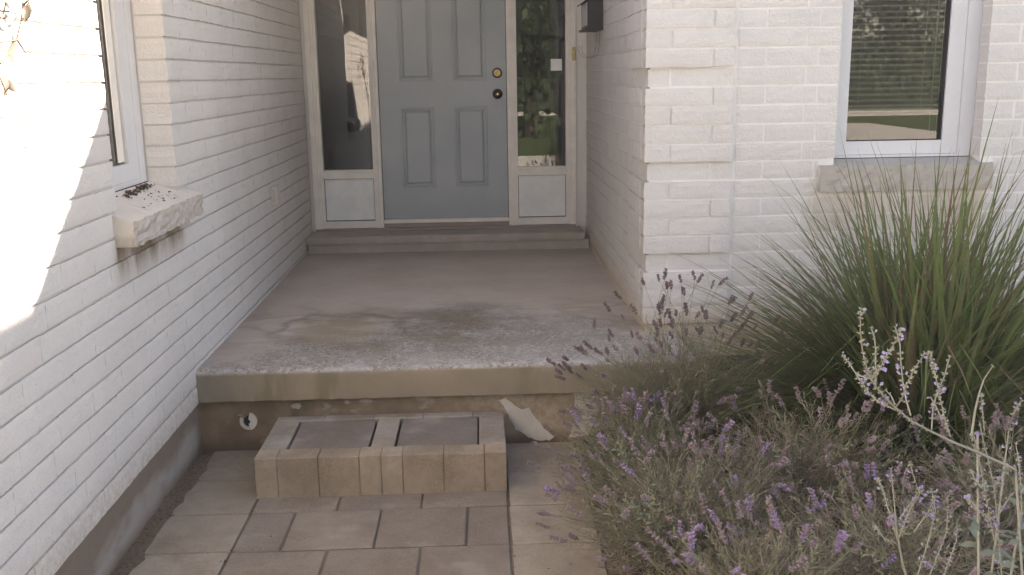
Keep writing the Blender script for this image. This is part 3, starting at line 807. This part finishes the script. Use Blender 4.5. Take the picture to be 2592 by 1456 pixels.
# ------------------------------------------------------------------ low block step
bs = thing('block_step', 'low step of tan concrete blocks with two dark infill pavers, before the porch slab', 'step', (0, 0, 0))
def blk(name, x0, x1, y0, y1, z0, z1, mat, c=.0028):
    cx_, cy_ = (x0+x1)/2, (y0+y1)/2
    o = MB().bev(x0-cx_+.0006, x1-cx_-.0006, y0-cy_+.0006, y1-cy_-.0006, 0, z1-z0, c, .0008).build(name, mat, bs, loc=(cx_, cy_, z0+rnd.uniform(-.0015, .0012)))
    return o
ZT = .160; FX = [.329, .413, .570, .727, .810, .892, 1.050, 1.207, 1.292]
for a, b in zip(FX, FX[1:]): blk('front_block', a, b, -.458, -.366, -.004, ZT, M_STEPB)
for (x0, x1) in ((.329, .432), (1.186, 1.292)):
    for a, b in ((-.3655, -.21), (-.21, -.043)): blk('side_block', x0, x1, a, b, -.004, ZT, M_STEPT)
for a, b in zip([.329, .53, .74, .95, 1.16, 1.292], [.53, .74, .95, 1.16, 1.292]): blk('back_block', a, b, -.0425, .012, -.004, ZT, M_STEPT)
blk('middle_block', .762, .853, -.3655, -.043, -.004, ZT-.002, M_STEPT)
blk('infill_paver', .440, .751, -.364, -.046, -.004, ZT-.006, M_STEPF)
blk('infill_paver', .862, 1.181, -.364, -.046, -.004, ZT-.006, M_STEPF)

# ------------------------------------------------------------------ roofs and the rest of the house
ro = thing('porch_roofing', 'unseen pitched roof shaped for the wall shadow, porch soffit raised and set back for light', 'roof')
RZ = lambda y: 2.397+.798*(y-.40)  # slope shaped to the shadow edge; porch part set back to admit light
m_ = MB(); m_.quad((1.96, .40, RZ(.40)), (6.0, .40, RZ(.40)), (6.0, 4.0, RZ(4.0)), (1.96, 4.0, RZ(4.0))); m_.quad((-.05, 1.0, RZ(1.0)), (1.96, 1.0, RZ(1.0)), (1.96, 4.0, RZ(4.0)), (-.05, 4.0, RZ(4.0)))
m_.quad((-.05, 4.0, RZ(4.0)), (6.0, 4.0, RZ(4.0)), (6.0, 7.5, 2.6), (-.05, 7.5, 2.6)); m_.build('roof_deck', M_ROOF, ro)
MB().quad((-.05, 1.03, 2.80), (-.05, 3.2, 2.86), (1.975, 3.2, 2.86), (1.975, 1.03, 2.80)).build('ceiling', M_SOFFIT, ro)
MB().box(.0, 1.974, 1.0, 1.03, 2.76, RZ(1.0)-.004).build('fascia', M_SOFFIT, ro)
MB().box(1.99, 6.0, .40, .43, 2.30, 2.393).build('fascia', M_SOFFIT, ro)
lwing = thing('house_wing', 'left wing of the house behind the white side wall', 'house')
MB().box(-6, -.22, -5.0, -1.6, -.1, 2.66).box(-6, -.22, .75, 6, -.1, 2.66).build('wing_wall', M_SIDING, lwing)
MB().box(.006, .62, -5.2, .385, 2.46, 2.56).build('eave', M_SOFFIT, lwing)
m_ = MB(); m_.box(-6.2, .22, -5.2, 6.2, 2.68, 2.78); m_.build('wing_roof', M_ROOF, lwing)
ub = thing('shade_block', 'unseen two storey block added right of the front window to cast shade', 'house')
MB().box(6.0, 12, .75, 10, -.1, 5.0).build('block_wall', M_SIDING, ub)  # unseen block added to shade the bed and cast the level shadow edge
m_ = MB(); m_.v = [(6, .72, 5.01), (12, .72, 5.01), (12, 10, 5.01), (6, 10, 5.01), (9, 3.4, 6.2), (9, 7, 6.2)]
m_.f = [(0, 1, 4), (1, 2, 5, 4), (2, 3, 5), (3, 0, 4, 5)]; m_.build('block_roof', M_ROOF, ub)

# ------------------------------------------------------------------ trees across the street, seen in the panes
def tree_meshes(seed, h, r, nq=7000):
    q = random.Random(seed); cr = MB()
    blobs = [(Vector((q.gauss(0, r*.45), q.gauss(0, r*.45), h*.58+q.gauss(0, h*.16))), r*q.uniform(.3, .6)) for _ in range(16)]
    for i in range(nq):
        c, br = q.choice(blobs); d = Vector((q.gauss(0, 1), q.gauss(0, 1), q.gauss(0, 1))).normalized()
        p = c+d*br*q.uniform(.5, 1.05); s = q.uniform(.07, .16)
        a = Vector((q.gauss(0, 1), q.gauss(0, 1), q.gauss(0, 1))).normalized(); b = a.cross(d+Vector((.1, .2, .3))).normalized()
        cr.quad(p-a*s, p-b*s*.6, p+a*s, p+b*s*.6)
    tk = MB().tube([(0, 0, -.1), (.05, 0, h*.25), (-.05, .1, h*.55), (.1, .1, h*.8)], r*.085, r*.03, 8)
    for i in range(5):
        a = q.uniform(0, 6.28); tk.tube([(0, 0, h*.3), (r*.3*math.cos(a), r*.3*math.sin(a), h*.5), (r*.6*math.cos(a), r*.6*math.sin(a), h*.66)], r*.04, r*.015, 5)
    return cr.mesh('crown', M_TREE), tk.mesh('trunk', M_BARK)
kinds = [tree_meshes(3, 9, 3.6), tree_meshes(4, 8, 3.2), tree_meshes(5, 11, 4.2), tree_meshes(9, 4.6, 2.2, 2600)]
TL = ['broad green tree beyond the street, mirrored in the right sidelight', 'green street tree mirrored at the left of the front window', 'dark tree mirrored behind the driveway in the front window',
      'tall tree beyond the far pavement at the end of the driveway', 'bushy tree far right beyond the street', 'leafy tree on the lawn left of the driveway', 'tall tree far left across the street', 'rounded tree on the far lawn right of the driveway']
for i, (x, y, k, s) in enumerate([(3.5, -37, 0, 1.), (10.5, -39, 1, 1.1), (15, -37.5, 2, 1.), (20, -40, 0, 1.2), (25, -38, 1, 1.), (2.5, -15.5, 3, 1.), (-3, -35, 2, 1.1), (18, -43, 2, 1.3)]):
    t = thing('tree', TL[i], 'tree', (x, y, -.05), rnd.uniform(0, 6), 'trees across the street')
    for nm, me in zip(('crown', 'trunk'), kinds[k]): link(nm, me, t, scale=(s, s, s))
hg = MB()
for i in range(14000):
    x = rnd.uniform(-8, 34); p = Vector((x, -34.5+rnd.uniform(-.9, .9), rnd.uniform(0, 1.0)**.8*(3.2+.6*math.sin(x*.7)))); s = rnd.uniform(.05, .12)
    a = Vector((rnd.gauss(0, 1), rnd.gauss(0, 1), rnd.gauss(0, 1))).normalized(); b = a.cross(Vector((.1, 1, .3))).normalized()
    hg.quad(p-a*s, p-b*s, p+a*s, p+b*s)
hg.box(-8, 34, -34.95, -34.05, -.1, 2.6)
tag(hg.build('hedge', M_TREE), 'green hedge along the far pavement, mirrored in the panes', 'hedge')

# ------------------------------------------------------------------ dried vine on the left wall
vn = thing('dried_vine', 'pale dried climbing plant with curled leaves at the sunlit end of the left wall', 'dried plant')
def vv(y, z, x=.055):
    k = (1.2144-x)/1.1144; return (x, CY+(y-CY)*k, CZ+(z-CZ)*k)
stems = [[(-2.1, .02), (-2.2, .8), (-2.05, 1.35), (-1.75, 1.56), (-1.626, 1.602), (-1.596, 1.616), (-1.534, 1.646), (-1.492, 1.679), (-1.455, 1.727), (-1.442, 1.758), (-1.44, 1.85)],
 [(-2.1, 1.3), (-1.75, 1.66), (-1.597, 1.712), (-1.565, 1.717), (-1.54, 1.743), (-1.518, 1.774), (-1.50, 1.85)], [(-1.8, 1.6), (-1.6, 1.665), (-1.546, 1.668), (-1.489, 1.675), (-1.426, 1.692)],
 [(-1.75, 1.58), (-1.617, 1.618), (-1.604, 1.585), (-1.589, 1.56), (-1.58, 1.544)], [(-1.625, 1.606), (-1.578, 1.585), (-1.558, 1.573)], [(-1.496, 1.676), (-1.466, 1.652), (-1.454, 1.644)],
 [(-1.75, 1.7), (-1.581, 1.737), (-1.514, 1.739), (-1.459, 1.734)], [(-1.442, 1.758), (-1.40, 1.775), (-1.39, 1.80)]]
for s_ in stems: MB().tube([vv(y, z, .055+.012*math.sin(9*y+i)) for i, (y, z) in enumerate(s_)], .0035, .0015, 6).build('stem', M_DRYS, vn, True)
def dried_leaf(a, b, wd, tw):
    a, b = Vector(a), Vector(b); d = b-a; L = d.length; t = d/L; sd = t.cross(Vector((math.cos(tw), math.sin(tw)*.3, .2))).normalized(); nn = t.cross(sd)
    m_ = MB(); prof = [0, .55, .9, 1, .85, .5, 0]
    for i, pw in enumerate(prof):
        u = i/6; c = a+t*L*u+nn*.16*L*math.sin(u*3.1)
        m_.v += [tuple(c-sd*wd*pw+nn*.25*wd*pw), tuple(c), tuple(c+sd*wd*pw+nn*.3*wd*pw)]
        if i: k = 3*i; m_.f += [(k-3, k-2, k+1, k), (k-2, k-1, k+2, k+1)]
    return m_.build('leaf', M_DRYL, vn, True)
for a, b, wd in [((-1.445, 1.765), (-1.448, 1.715), .014), ((-1.405, 1.77), (-1.368, 1.742), .013), ((-1.412, 1.714), (-1.405, 1.683), .010), ((-1.455, 1.65), (-1.425, 1.622), .009), ((-1.566, 1.583), (-1.537, 1.55), .010),
   ((-1.58, 1.552), (-1.569, 1.494), .010), ((-1.462, 1.721), (-1.46, 1.75), .012), ((-1.49, 1.70), (-1.47, 1.73), .012), ((-1.55, 1.76), (-1.56, 1.70), .016), ((-1.61, 1.60), (-1.60, 1.54), .015), ((-1.50, 1.68), (-1.52, 1.63), .012), ((-1.66, 1.66), (-1.62, 1.70), .016), ((-1.43, 1.80), (-1.41, 1.76), .014), ((-1.57, 1.64), (-1.545, 1.61), .012)]:
    dried_leaf(vv(*a, .05+rnd.uniform(-.02, .02)), vv(*b, .05+rnd.uniform(-.02, .03)), wd, rnd.uniform(0, 6))

# ------------------------------------------------------------------ plants
def blade_mesh(L, lean, droop, wd, seed):
    q = random.Random(seed); m_ = MB(); n_ = 7; p = Vector((0, 0, 0)); a = lean; tw = q.uniform(-.5, .5); side = q.uniform(-.05, .05)
    for i in range(n_+1):
        u = i/n_; w_ = wd*(.55+.45*min(1, u*4))*(1-u**3.2)+.0004
        s_ = Vector((math.sin(tw+u*.6)*.5, math.cos(tw+u*.6), 0)).normalized()*w_*.5
        m_.v += [tuple(p-s_), tuple(p+s_)]
        if i: k = 2*i; m_.f.append((k-2, k-1, k+1, k))
        p = p+Vector((math.sin(a), side, math.cos(a)))*L/n_; a += droop/n_*(.4+1.2*u)
        if seed % 8 == 5 and i == 4: a += R(q.uniform(25, 60))
    return m_
def grass_clump(loc, n_obj, n_rest, label, H=1.28, spread=1.0):
    t = thing('ornamental_grass', label, 'ornamental grass', loc)
    q = random.Random(11); variants = []
    for i in range(36):
        f = i/35; lean = R(3+70*f*spread)+q.uniform(-.06, .06); L = (H*(1.02-.18*f))*q.uniform(.78, 1.05)
        mat = M_GRASSD if i % 6 == 4 else (M_GRASSY if i % 11 == 7 else M_GRASS)
        variants.append((f, blade_mesh(L, lean, R(18+52*f)*q.uniform(.3, 1.6), q.uniform(.008, .0165), i), mat))
    meshes = [m_.mesh('blade', mat) for f, m_, mat in variants]
    rest = [MB(), MB()]
    for i in range(n_obj+n_rest):
        v = min(35, int(abs(q.gauss(0, .55))*36)) if q.random() < .35 else q.randrange(6, 36)
        az = q.uniform(0, 2*math.pi)
        if q.random() < .22: az = math.pi+q.gauss(0, .55); v = q.randrange(14, 36)
        r_ = .17*math.sqrt(q.random()); a2 = q.uniform(0, 6.28)
        bp = Vector((r_*math.cos(a2), r_*math.sin(a2), 0)); s_ = q.uniform(.8, 1.06); tilt = q.uniform(-.06, .06)
        if math.sin(az) < -.35 and v > 20: s_ *= .75
        if i < n_obj: link('blade', meshes[v], t, bp, (tilt, tilt*.5, az), (s_, s_, s_))
        else:
            m_ = variants[v][1]; rm = rest[1 if q.random() < .3 else 0]; b = len(rm.v); ca, sa = math.cos(az), math.sin(az); s_ *= q.uniform(.6, 1.02)
            rm.v += [((x*ca-y*sa)*s_+bp.x, (x*sa+y*ca)*s_+bp.y, z*s_) for x, y, z in m_.v]; rm.f += [tuple(b+k for k in f) for f in m_.f]
    stuff(rest[0].build('blades', M_GRASS, t)); stuff(rest[1].build('dry_blades', M_GRASSD, t))
grass_clump((2.92, -.45, .14), 290, 3000, 'tall green ornamental grass clump in front of the window')

def spike_mesh(q, L, r_, n_w, mat, name, sz=.0045):
    m_ = MB().tube([(0, 0, 0), (0, 0, L)], .0009, .0006, 3, False)
    for k in range(n_w):
        z = L*(.12+.88*k/max(1, n_w-1)); rr_ = r_*(.75+.35*math.sin(3.1*(k+.6)/n_w))
        for j in range(6):
            a = q.uniform(0, 6.28); d = Vector((math.cos(a), math.sin(a), q.uniform(.1, .8))).normalized(); c = Vector((0, 0, z+q.uniform(-.002, .002)))+d*rr_*.6
            e = d.cross(Vector((0, 0, 1))).normalized(); s_ = sz*q.uniform(.8, 1.3); f = d.cross(e)
            p0 = len(m_.v); m_.v += [tuple(c-e*s_*.7), tuple(c+f*s_*.7), tuple(c+e*s_*.7), tuple(c-f*s_*.7), tuple(c+d*s_*1.3)]
            m_.f += [(p0, p0+1, p0+4), (p0+1, p0+2, p0+4), (p0+2, p0+3, p0+4), (p0+3, p0, p0+4)]
    return m_.mesh(name, mat)
q0 = random.Random(21)
SEED = [spike_mesh(q0, q0.uniform(.026, .048), .0052, 6, M_LAVD, 'seed_head', .0050) for _ in range(8)]
FLOW = [spike_mesh(q0, q0.uniform(.03, .055), .006, 5, M_LAVP, 'flower_spike', .0062) for _ in range(6)]
FADE = [spike_mesh(q0, q0.uniform(.03, .055), .0055, 5, M_LAVM, 'flower_spike', .0055) for _ in range(6)]
def lavender(loc, rx, ry, h, n_stem, n_spike, kinds, label, seed, up=.5, n_leaf=10, shoots=16):
    t = thing('lavender_bush', label, 'lavender', loc, 0, 'lavender plants in the bed')
    q = random.Random(seed); fo = MB(); st_ = MB()
    def path(phi, rad, hh, n_=5):
        bx, by = q.gauss(0, rx*.22), q.gauss(0, ry*.22); tip = Vector((rx*rad*math.cos(phi), ry*rad*math.sin(phi), hh))
        b = Vector((bx, by, 0)); pts = []
        for i in range(n_+1):
            u = i/n_; p = b.lerp(tip, u); p.z = hh*(u**.75); pts.append(p)
        return pts
    for i in range(n_stem):
        phi = q.uniform(0, 6.283); rad = math.sqrt(q.random())*1.0
        hh = h*math.sqrt(max(.03, 1-.86*rad*rad))*q.uniform(.62, 1.03)
        pts = path(phi, rad, hh); st_.tube(pts, .0013, .0007, 3, False)
        for k in range(n_leaf):
            u = .3+.7*(k+q.random())/n_leaf; f = u*5; j = min(4, int(f)); c = pts[j].lerp(pts[j+1], f-j); ax = (pts[j+1]-pts[j]).normalized()
            a = q.uniform(0, 6.28); e = ax.orthogonal().normalized(); e = (e*math.cos(a)+ax.cross(e)*math.sin(a)); d = (e*.8+ax*q.uniform(.3, 1.)).normalized()
            L = q.uniform(.018, .042)*(1.15-.4*u); s_ = d.cross(Vector((q.gauss(0, 1), q.gauss(0, 1), q.gauss(0, 1)))).normalized()*q.uniform(.0013, .0026)
            fo.quad(c-s_*.4, c+d*L*.5-s_, c+d*L, c+d*L*.5+s_)
    for i in range(n_spike):
        phi = q.uniform(0, 6.283); rad = q.random()**.6*1.08
        hh = h*math.sqrt(max(.06, 1-.8*min(1, rad*rad)))*q.uniform(.95, 1.0+up)
        pts = path(phi, rad, hh); st_.tube(pts, .0014, .0010, 3, False)
        ax = (pts[-1]-pts[-2]).normalized(); ax = (ax+Vector((q.gauss(0, .25), q.gauss(0, .25), .15))).normalized()
        me = q.choice(kinds); e = ax.to_track_quat('Z', 'Y').to_euler(); s_ = q.uniform(.75, 1.2)
        link(me.name.split('.')[0], me, t, pts[-1]-ax*.004, e, (s_, s_, s_))
    for i in range(shoots):
        phi = q.uniform(0, 6.283); rad = math.sqrt(q.random())*.85; pts = path(phi, rad, h*math.sqrt(1-.8*rad*rad)*q.uniform(.95, 1.2)); sh = MB().tube(pts, .0019, .0011, 4, False)
        for k in range(22):
            u = .45+.55*k/22; f = u*5; j = min(4, int(f)); c = pts[j].lerp(pts[j+1], f-j); ax = (pts[j+1]-pts[j]).normalized(); e = ax.orthogonal().normalized(); a = k*2.4
            e = e*math.cos(a)+ax.cross(e)*math.sin(a); d = (e*.75+ax*.7).normalized(); L = q.uniform(.024, .046)*(1.2-.6*u); s_ = d.cross(ax).normalized()*.0026
            sh.quad(c-s_*.4, c+d*L*.5-s_, c+d*L, c+d*L*.5+s_)
        sh.build('shoot', M_SHOOT, t)
    stuff(fo.build('foliage', M_LAV, t)); stuff(st_.build('stems', M_LAV, t)); return t
lavender((2.00, -.27, .10), .50, .34, .46, 620, 120, SEED, 'lavender with tall dark seed heads beside the porch slab', 1, up=.55)
lavender((1.78, -.62, .03), .36, .34, .34, 520, 80, FADE*2+FLOW[:2]+SEED[:3], 'low lavender spilling mauve flowers over the pavers by the low step', 2, up=.15)
lavender((1.86, -1.10, .03), .44, .38, .36, 600, 80, FADE*2+FLOW[:3]+SEED[:4], 'grey-green lavender at the paver edge with purple flowers, middle of the bed', 3, up=.2)
lavender((2.35, -.85, .08), .46, .40, .36, 560, 60, FADE+FLOW[:1], 'lavender with faded flowers at the foot of the tall grass', 4, up=.2)
lavender((2.36, -1.45, .04), .46, .40, .34, 520, 50, FADE*2+FLOW, 'lavender with bright violet flowers behind the silver stems', 5, up=.2)
lavender((1.95, -1.62, .03), .36, .34, .34, 460, 55, FLOW+FADE*2, 'violet flowering lavender nearest the viewer beside the pavers', 6, up=.2)
lavender((2.85, -1.15, .08), .42, .40, .34, 360, 60, FADE, 'lavender under the right side of the tall grass', 8, up=.2)

# Russian sage: silver branching stems with whorls of small violet flowers
SAGE_A = [[(2.106,-2.46,.909),(2.032,-2.472,.947),(1.982,-2.484,.971),(1.937,-2.496,.996),(1.898,-2.508,1.019),(1.865,-2.52,1.047),(1.838,-2.532,1.073),(1.814,-2.544,1.101),(1.8,-2.556,1.127),(1.787,-2.568,1.158),(1.777,-2.58,1.192),(1.771,-2.592,1.228)],
[(1.81,-2.55,1.106),(1.805,-2.53,1.103),(1.801,-2.51,1.104),(1.799,-2.49,1.113),(1.796,-2.47,1.12)],
[(1.863,-2.52,1.044),(1.842,-2.535,1.057),(1.818,-2.55,1.073),(1.796,-2.565,1.096),(1.777,-2.58,1.12)],
[(1.823,-2.54,1.091),(1.827,-2.525,1.119),(1.832,-2.51,1.14),(1.835,-2.495,1.157),(1.835,-2.48,1.167)],
[(1.812,-2.55,1.105),(1.814,-2.57,1.126),(1.816,-2.59,1.155),(1.818,-2.61,1.181),(1.816,-2.63,1.205)],
[(1.896,-2.51,1.029),(1.895,-2.49,1.051),(1.898,-2.47,1.069),(1.901,-2.45,1.098),(1.906,-2.43,1.126),(1.905,-2.41,1.149)],
[(1.867,-2.52,1.048),(1.867,-2.54,1.071),(1.863,-2.56,1.099),(1.864,-2.58,1.13),(1.869,-2.6,1.16)],
[(1.865,-2.52,1.051),(1.862,-2.51,1.063),(1.857,-2.5,1.069)],
[(1.937,-2.5,1.0),(1.946,-2.48,1.026),(1.96,-2.46,1.046),(1.98,-2.44,1.068),(1.997,-2.42,1.098)],
[(1.974,-2.49,.983),(1.953,-2.51,1.018),(1.931,-2.53,1.066),(1.913,-2.55,1.103),(1.897,-2.57,1.13),(1.881,-2.59,1.157)],
[(1.954,-2.5,1.013),(1.946,-2.49,1.036),(1.941,-2.48,1.048)]]
SAGE_B = [[(2.084,-2.35,.929),(2.092,-2.34,.972),(2.102,-2.33,1.001),(2.114,-2.32,1.024),(2.133,-2.31,1.044)],
[(2.107,-2.35,.936),(2.094,-2.36,.982),(2.084,-2.37,1.012)],[(2.179,-2.3,.86),(2.186,-2.29,.908),(2.197,-2.28,.943),(2.216,-2.27,.963)],
[(2.124,-2.42,.69),(2.105,-2.42,.80),(2.096,-2.42,.855),(2.086,-2.41,.904),(2.078,-2.4,.941),(2.075,-2.39,.969)],[(2.104,-2.42,.76),(2.083,-2.42,.839),(2.06,-2.43,.91),(2.043,-2.44,.953),(2.03,-2.45,.969)],
[(2.094,-2.42,.859),(2.117,-2.4,.869),(2.14,-2.38,.877)],[(2.073,-2.42,.859),(2.071,-2.4,.865),(2.072,-2.38,.874)],[(2.16,-2.4,.80),(2.155,-2.4,.846),(2.144,-2.4,.905),(2.137,-2.4,.931)],
[(2.107,-2.42,.807),(2.136,-2.4,.832),(2.167,-2.38,.844)],[(2.104,-2.42,.794),(2.053,-2.44,.831),(2.029,-2.46,.858)]]
SAGE_C = [[(2.008,-2.3,.63),(2.0,-2.3,.653),(1.984,-2.3,.721),(1.975,-2.3,.782),(1.964,-2.3,.848)],[(1.986,-2.3,.706),(1.972,-2.285,.757),(1.965,-2.27,.793),(1.961,-2.255,.808)],
[(1.988,-2.3,.706),(2.002,-2.315,.779),(2.012,-2.33,.816)],[(1.989,-2.3,.749),(2.025,-2.29,.795),(2.019,-2.28,.819),(2.013,-2.27,.846)],[(2.055,-2.25,.599),(2.079,-2.24,.683),(2.09,-2.23,.727),(2.084,-2.22,.767)],
[(2.094,-2.22,.581),(2.127,-2.21,.671),(2.128,-2.2,.742)],[(2.032,-2.27,.704),(2.051,-2.28,.747),(2.057,-2.29,.785)],[(1.983,-2.3,.697),(1.954,-2.315,.715),(1.928,-2.33,.747)],[(2.124,-2.22,.585),(2.153,-2.2,.645),(2.163,-2.18,.665)]]
def whorl(q, p, ax, s_, m_, fl):
    e0 = ax.orthogonal().normalized()
    for k in range(5):
        a = q.uniform(0, 6.28); d = (e0*math.cos(a)+ax.cross(e0)*math.sin(a)+ax*q.uniform(0, .6)).normalized(); c = p+d*s_*.4; e = d.cross(ax).normalized(); f = d.cross(e)
        p0 = len(m_.v); m_.v += [tuple(c-e*s_*.35), tuple(c+f*s_*.35), tuple(c+e*s_*.35), tuple(c-f*s_*.35), tuple(c+d*s_*1.0)]
        m_.f += [(p0, p0+1, p0+4), (p0+1, p0+2, p0+4), (p0+2, p0+3, p0+4), (p0+3, p0, p0+4)]
    if q.random() < .33:
        for k in range(q.randrange(1, 4)):
            a = q.uniform(0, 6.28); d = (e0*math.cos(a)+ax.cross(e0)*math.sin(a)+ax*.3).normalized(); c = p+d*s_*1.1; e = d.cross(ax).normalized(); L = s_*q.uniform(1., 1.7)
            fl.quad(c-e*L*.15, c+d*L*.5-e*L*.55, c+d*L, c+d*L*.5+e*L*.55)
            fl.quad(c-ax*L*.15, c+d*L*.45-ax*L*.5, c+d*L*.9, c+d*L*.45+ax*L*.5)
def sage(paths, anchors, label, seed, leaves=14):
    base = Vector(anchors[0]); t = thing('russian_sage', label, 'russian sage', base, 0, 'silver sage plants')
    q = random.Random(seed)
    for pi, P in enumerate(paths):
        P = [Vector(p)-base for p in P]; m_ = MB(); fl = MB(); ln = len(P); main = pi == 0
        m_.tube(P, .0024 if main else .0013, .0008, 6)
        L = 0
        for a, b in zip(P, P[1:]):
            d = (b-a).length; ax = (b-a).normalized(); n_ = max(1, int(d/.0105))
            for k in range(n_):
                L += d/n_
                if main and L < .2: continue
                if L < .02: continue
                if q.random() < .95: whorl(q, a.lerp(b, (k+q.uniform(.3, .7))/n_), ax, q.uniform(.0034, .0058), m_, fl)
        whorl(q, P[-1], (P[-1]-P[-2]).normalized(), .0034, m_, fl)
        s_ = m_.build('stem', M_SAGE, t)
        if fl.v: stuff(fl.build('flowers', M_SAGEF, s_))
    for a in anchors[1:]:
        a = Vector(a)-base; mid = a*.5+Vector((q.uniform(-.02, .02), q.uniform(-.02, .02), 0)); MB().tube([(0, 0, 0), tuple(mid), tuple(a)], .0030, .0022, 6).build('stem', M_SAGE, t, True)
        for k in range(leaves):
            u = q.uniform(.45, 1.0); p = a*u; ph = q.uniform(0, 6.28); d = Vector((math.cos(ph), math.sin(ph), q.uniform(-.2, .7))).normalized(); L_ = q.uniform(.022, .042); s2 = d.cross(Vector((q.gauss(0, .4), q.gauss(0, .4), 1))).normalized()
            lm = MB(); n2 = 5
            for i in range(n2+1):
                v = i/n2; wd = L_*.2*math.sin(math.pi*(v*.86+.08))*(1+.25*(i % 2)); c = p+d*L_*v+Vector((0, 0, -.25*L_*v*v))
                lm.v += [tuple(c-s2*wd), tuple(c+s2*wd)]
                if i: j = 2*i; lm.f.append((j-2, j-1, j+1, j))
            lm.build('leaf', M_SAGEL, t)
sage(SAGE_A, [(2.25, -2.42, .0), (2.106, -2.46, .909)], 'silver sage branch with violet buds arching to the left before the grass', 31, 16)
sage(SAGE_B, [(2.20, -2.30, .0), (2.124, -2.42, .69), (2.179, -2.3, .86), (2.16, -2.4, .80), (2.095, -2.35, .93)], 'upright silver sage stems at the right edge of the bed', 32, 16)
sage(SAGE_C, [(2.08, -2.15, .0), (2.008, -2.3, .63), (2.055, -2.25, .599), (2.094, -2.22, .581), (2.124, -2.22, .585)], 'short silver sage sprays with violet flowers in the lower corner of the bed', 33, 7)

# ------------------------------------------------------------------ thin volume added to stand in for lens glare
hz = MB().box(-70, 70, -70, 40, -1.6, 14.5).build('glare_veil', None)
hm = bpy.data.materials.new('veil_volume'); hm.use_nodes = True; hm.node_tree.nodes.clear()
vo = hm.node_tree.nodes.new('ShaderNodeVolumePrincipled'); ho = hm.node_tree.nodes.new('ShaderNodeOutputMaterial')
vo.inputs['Color'].default_value = (.96, .93, .90, 1); vo.inputs['Density'].default_value = .0055; vo.inputs['Anisotropy'].default_value = .2
hm.node_tree.links.new(vo.outputs[0], ho.inputs['Volume']); hz.data.materials.append(hm); stuff(hz)
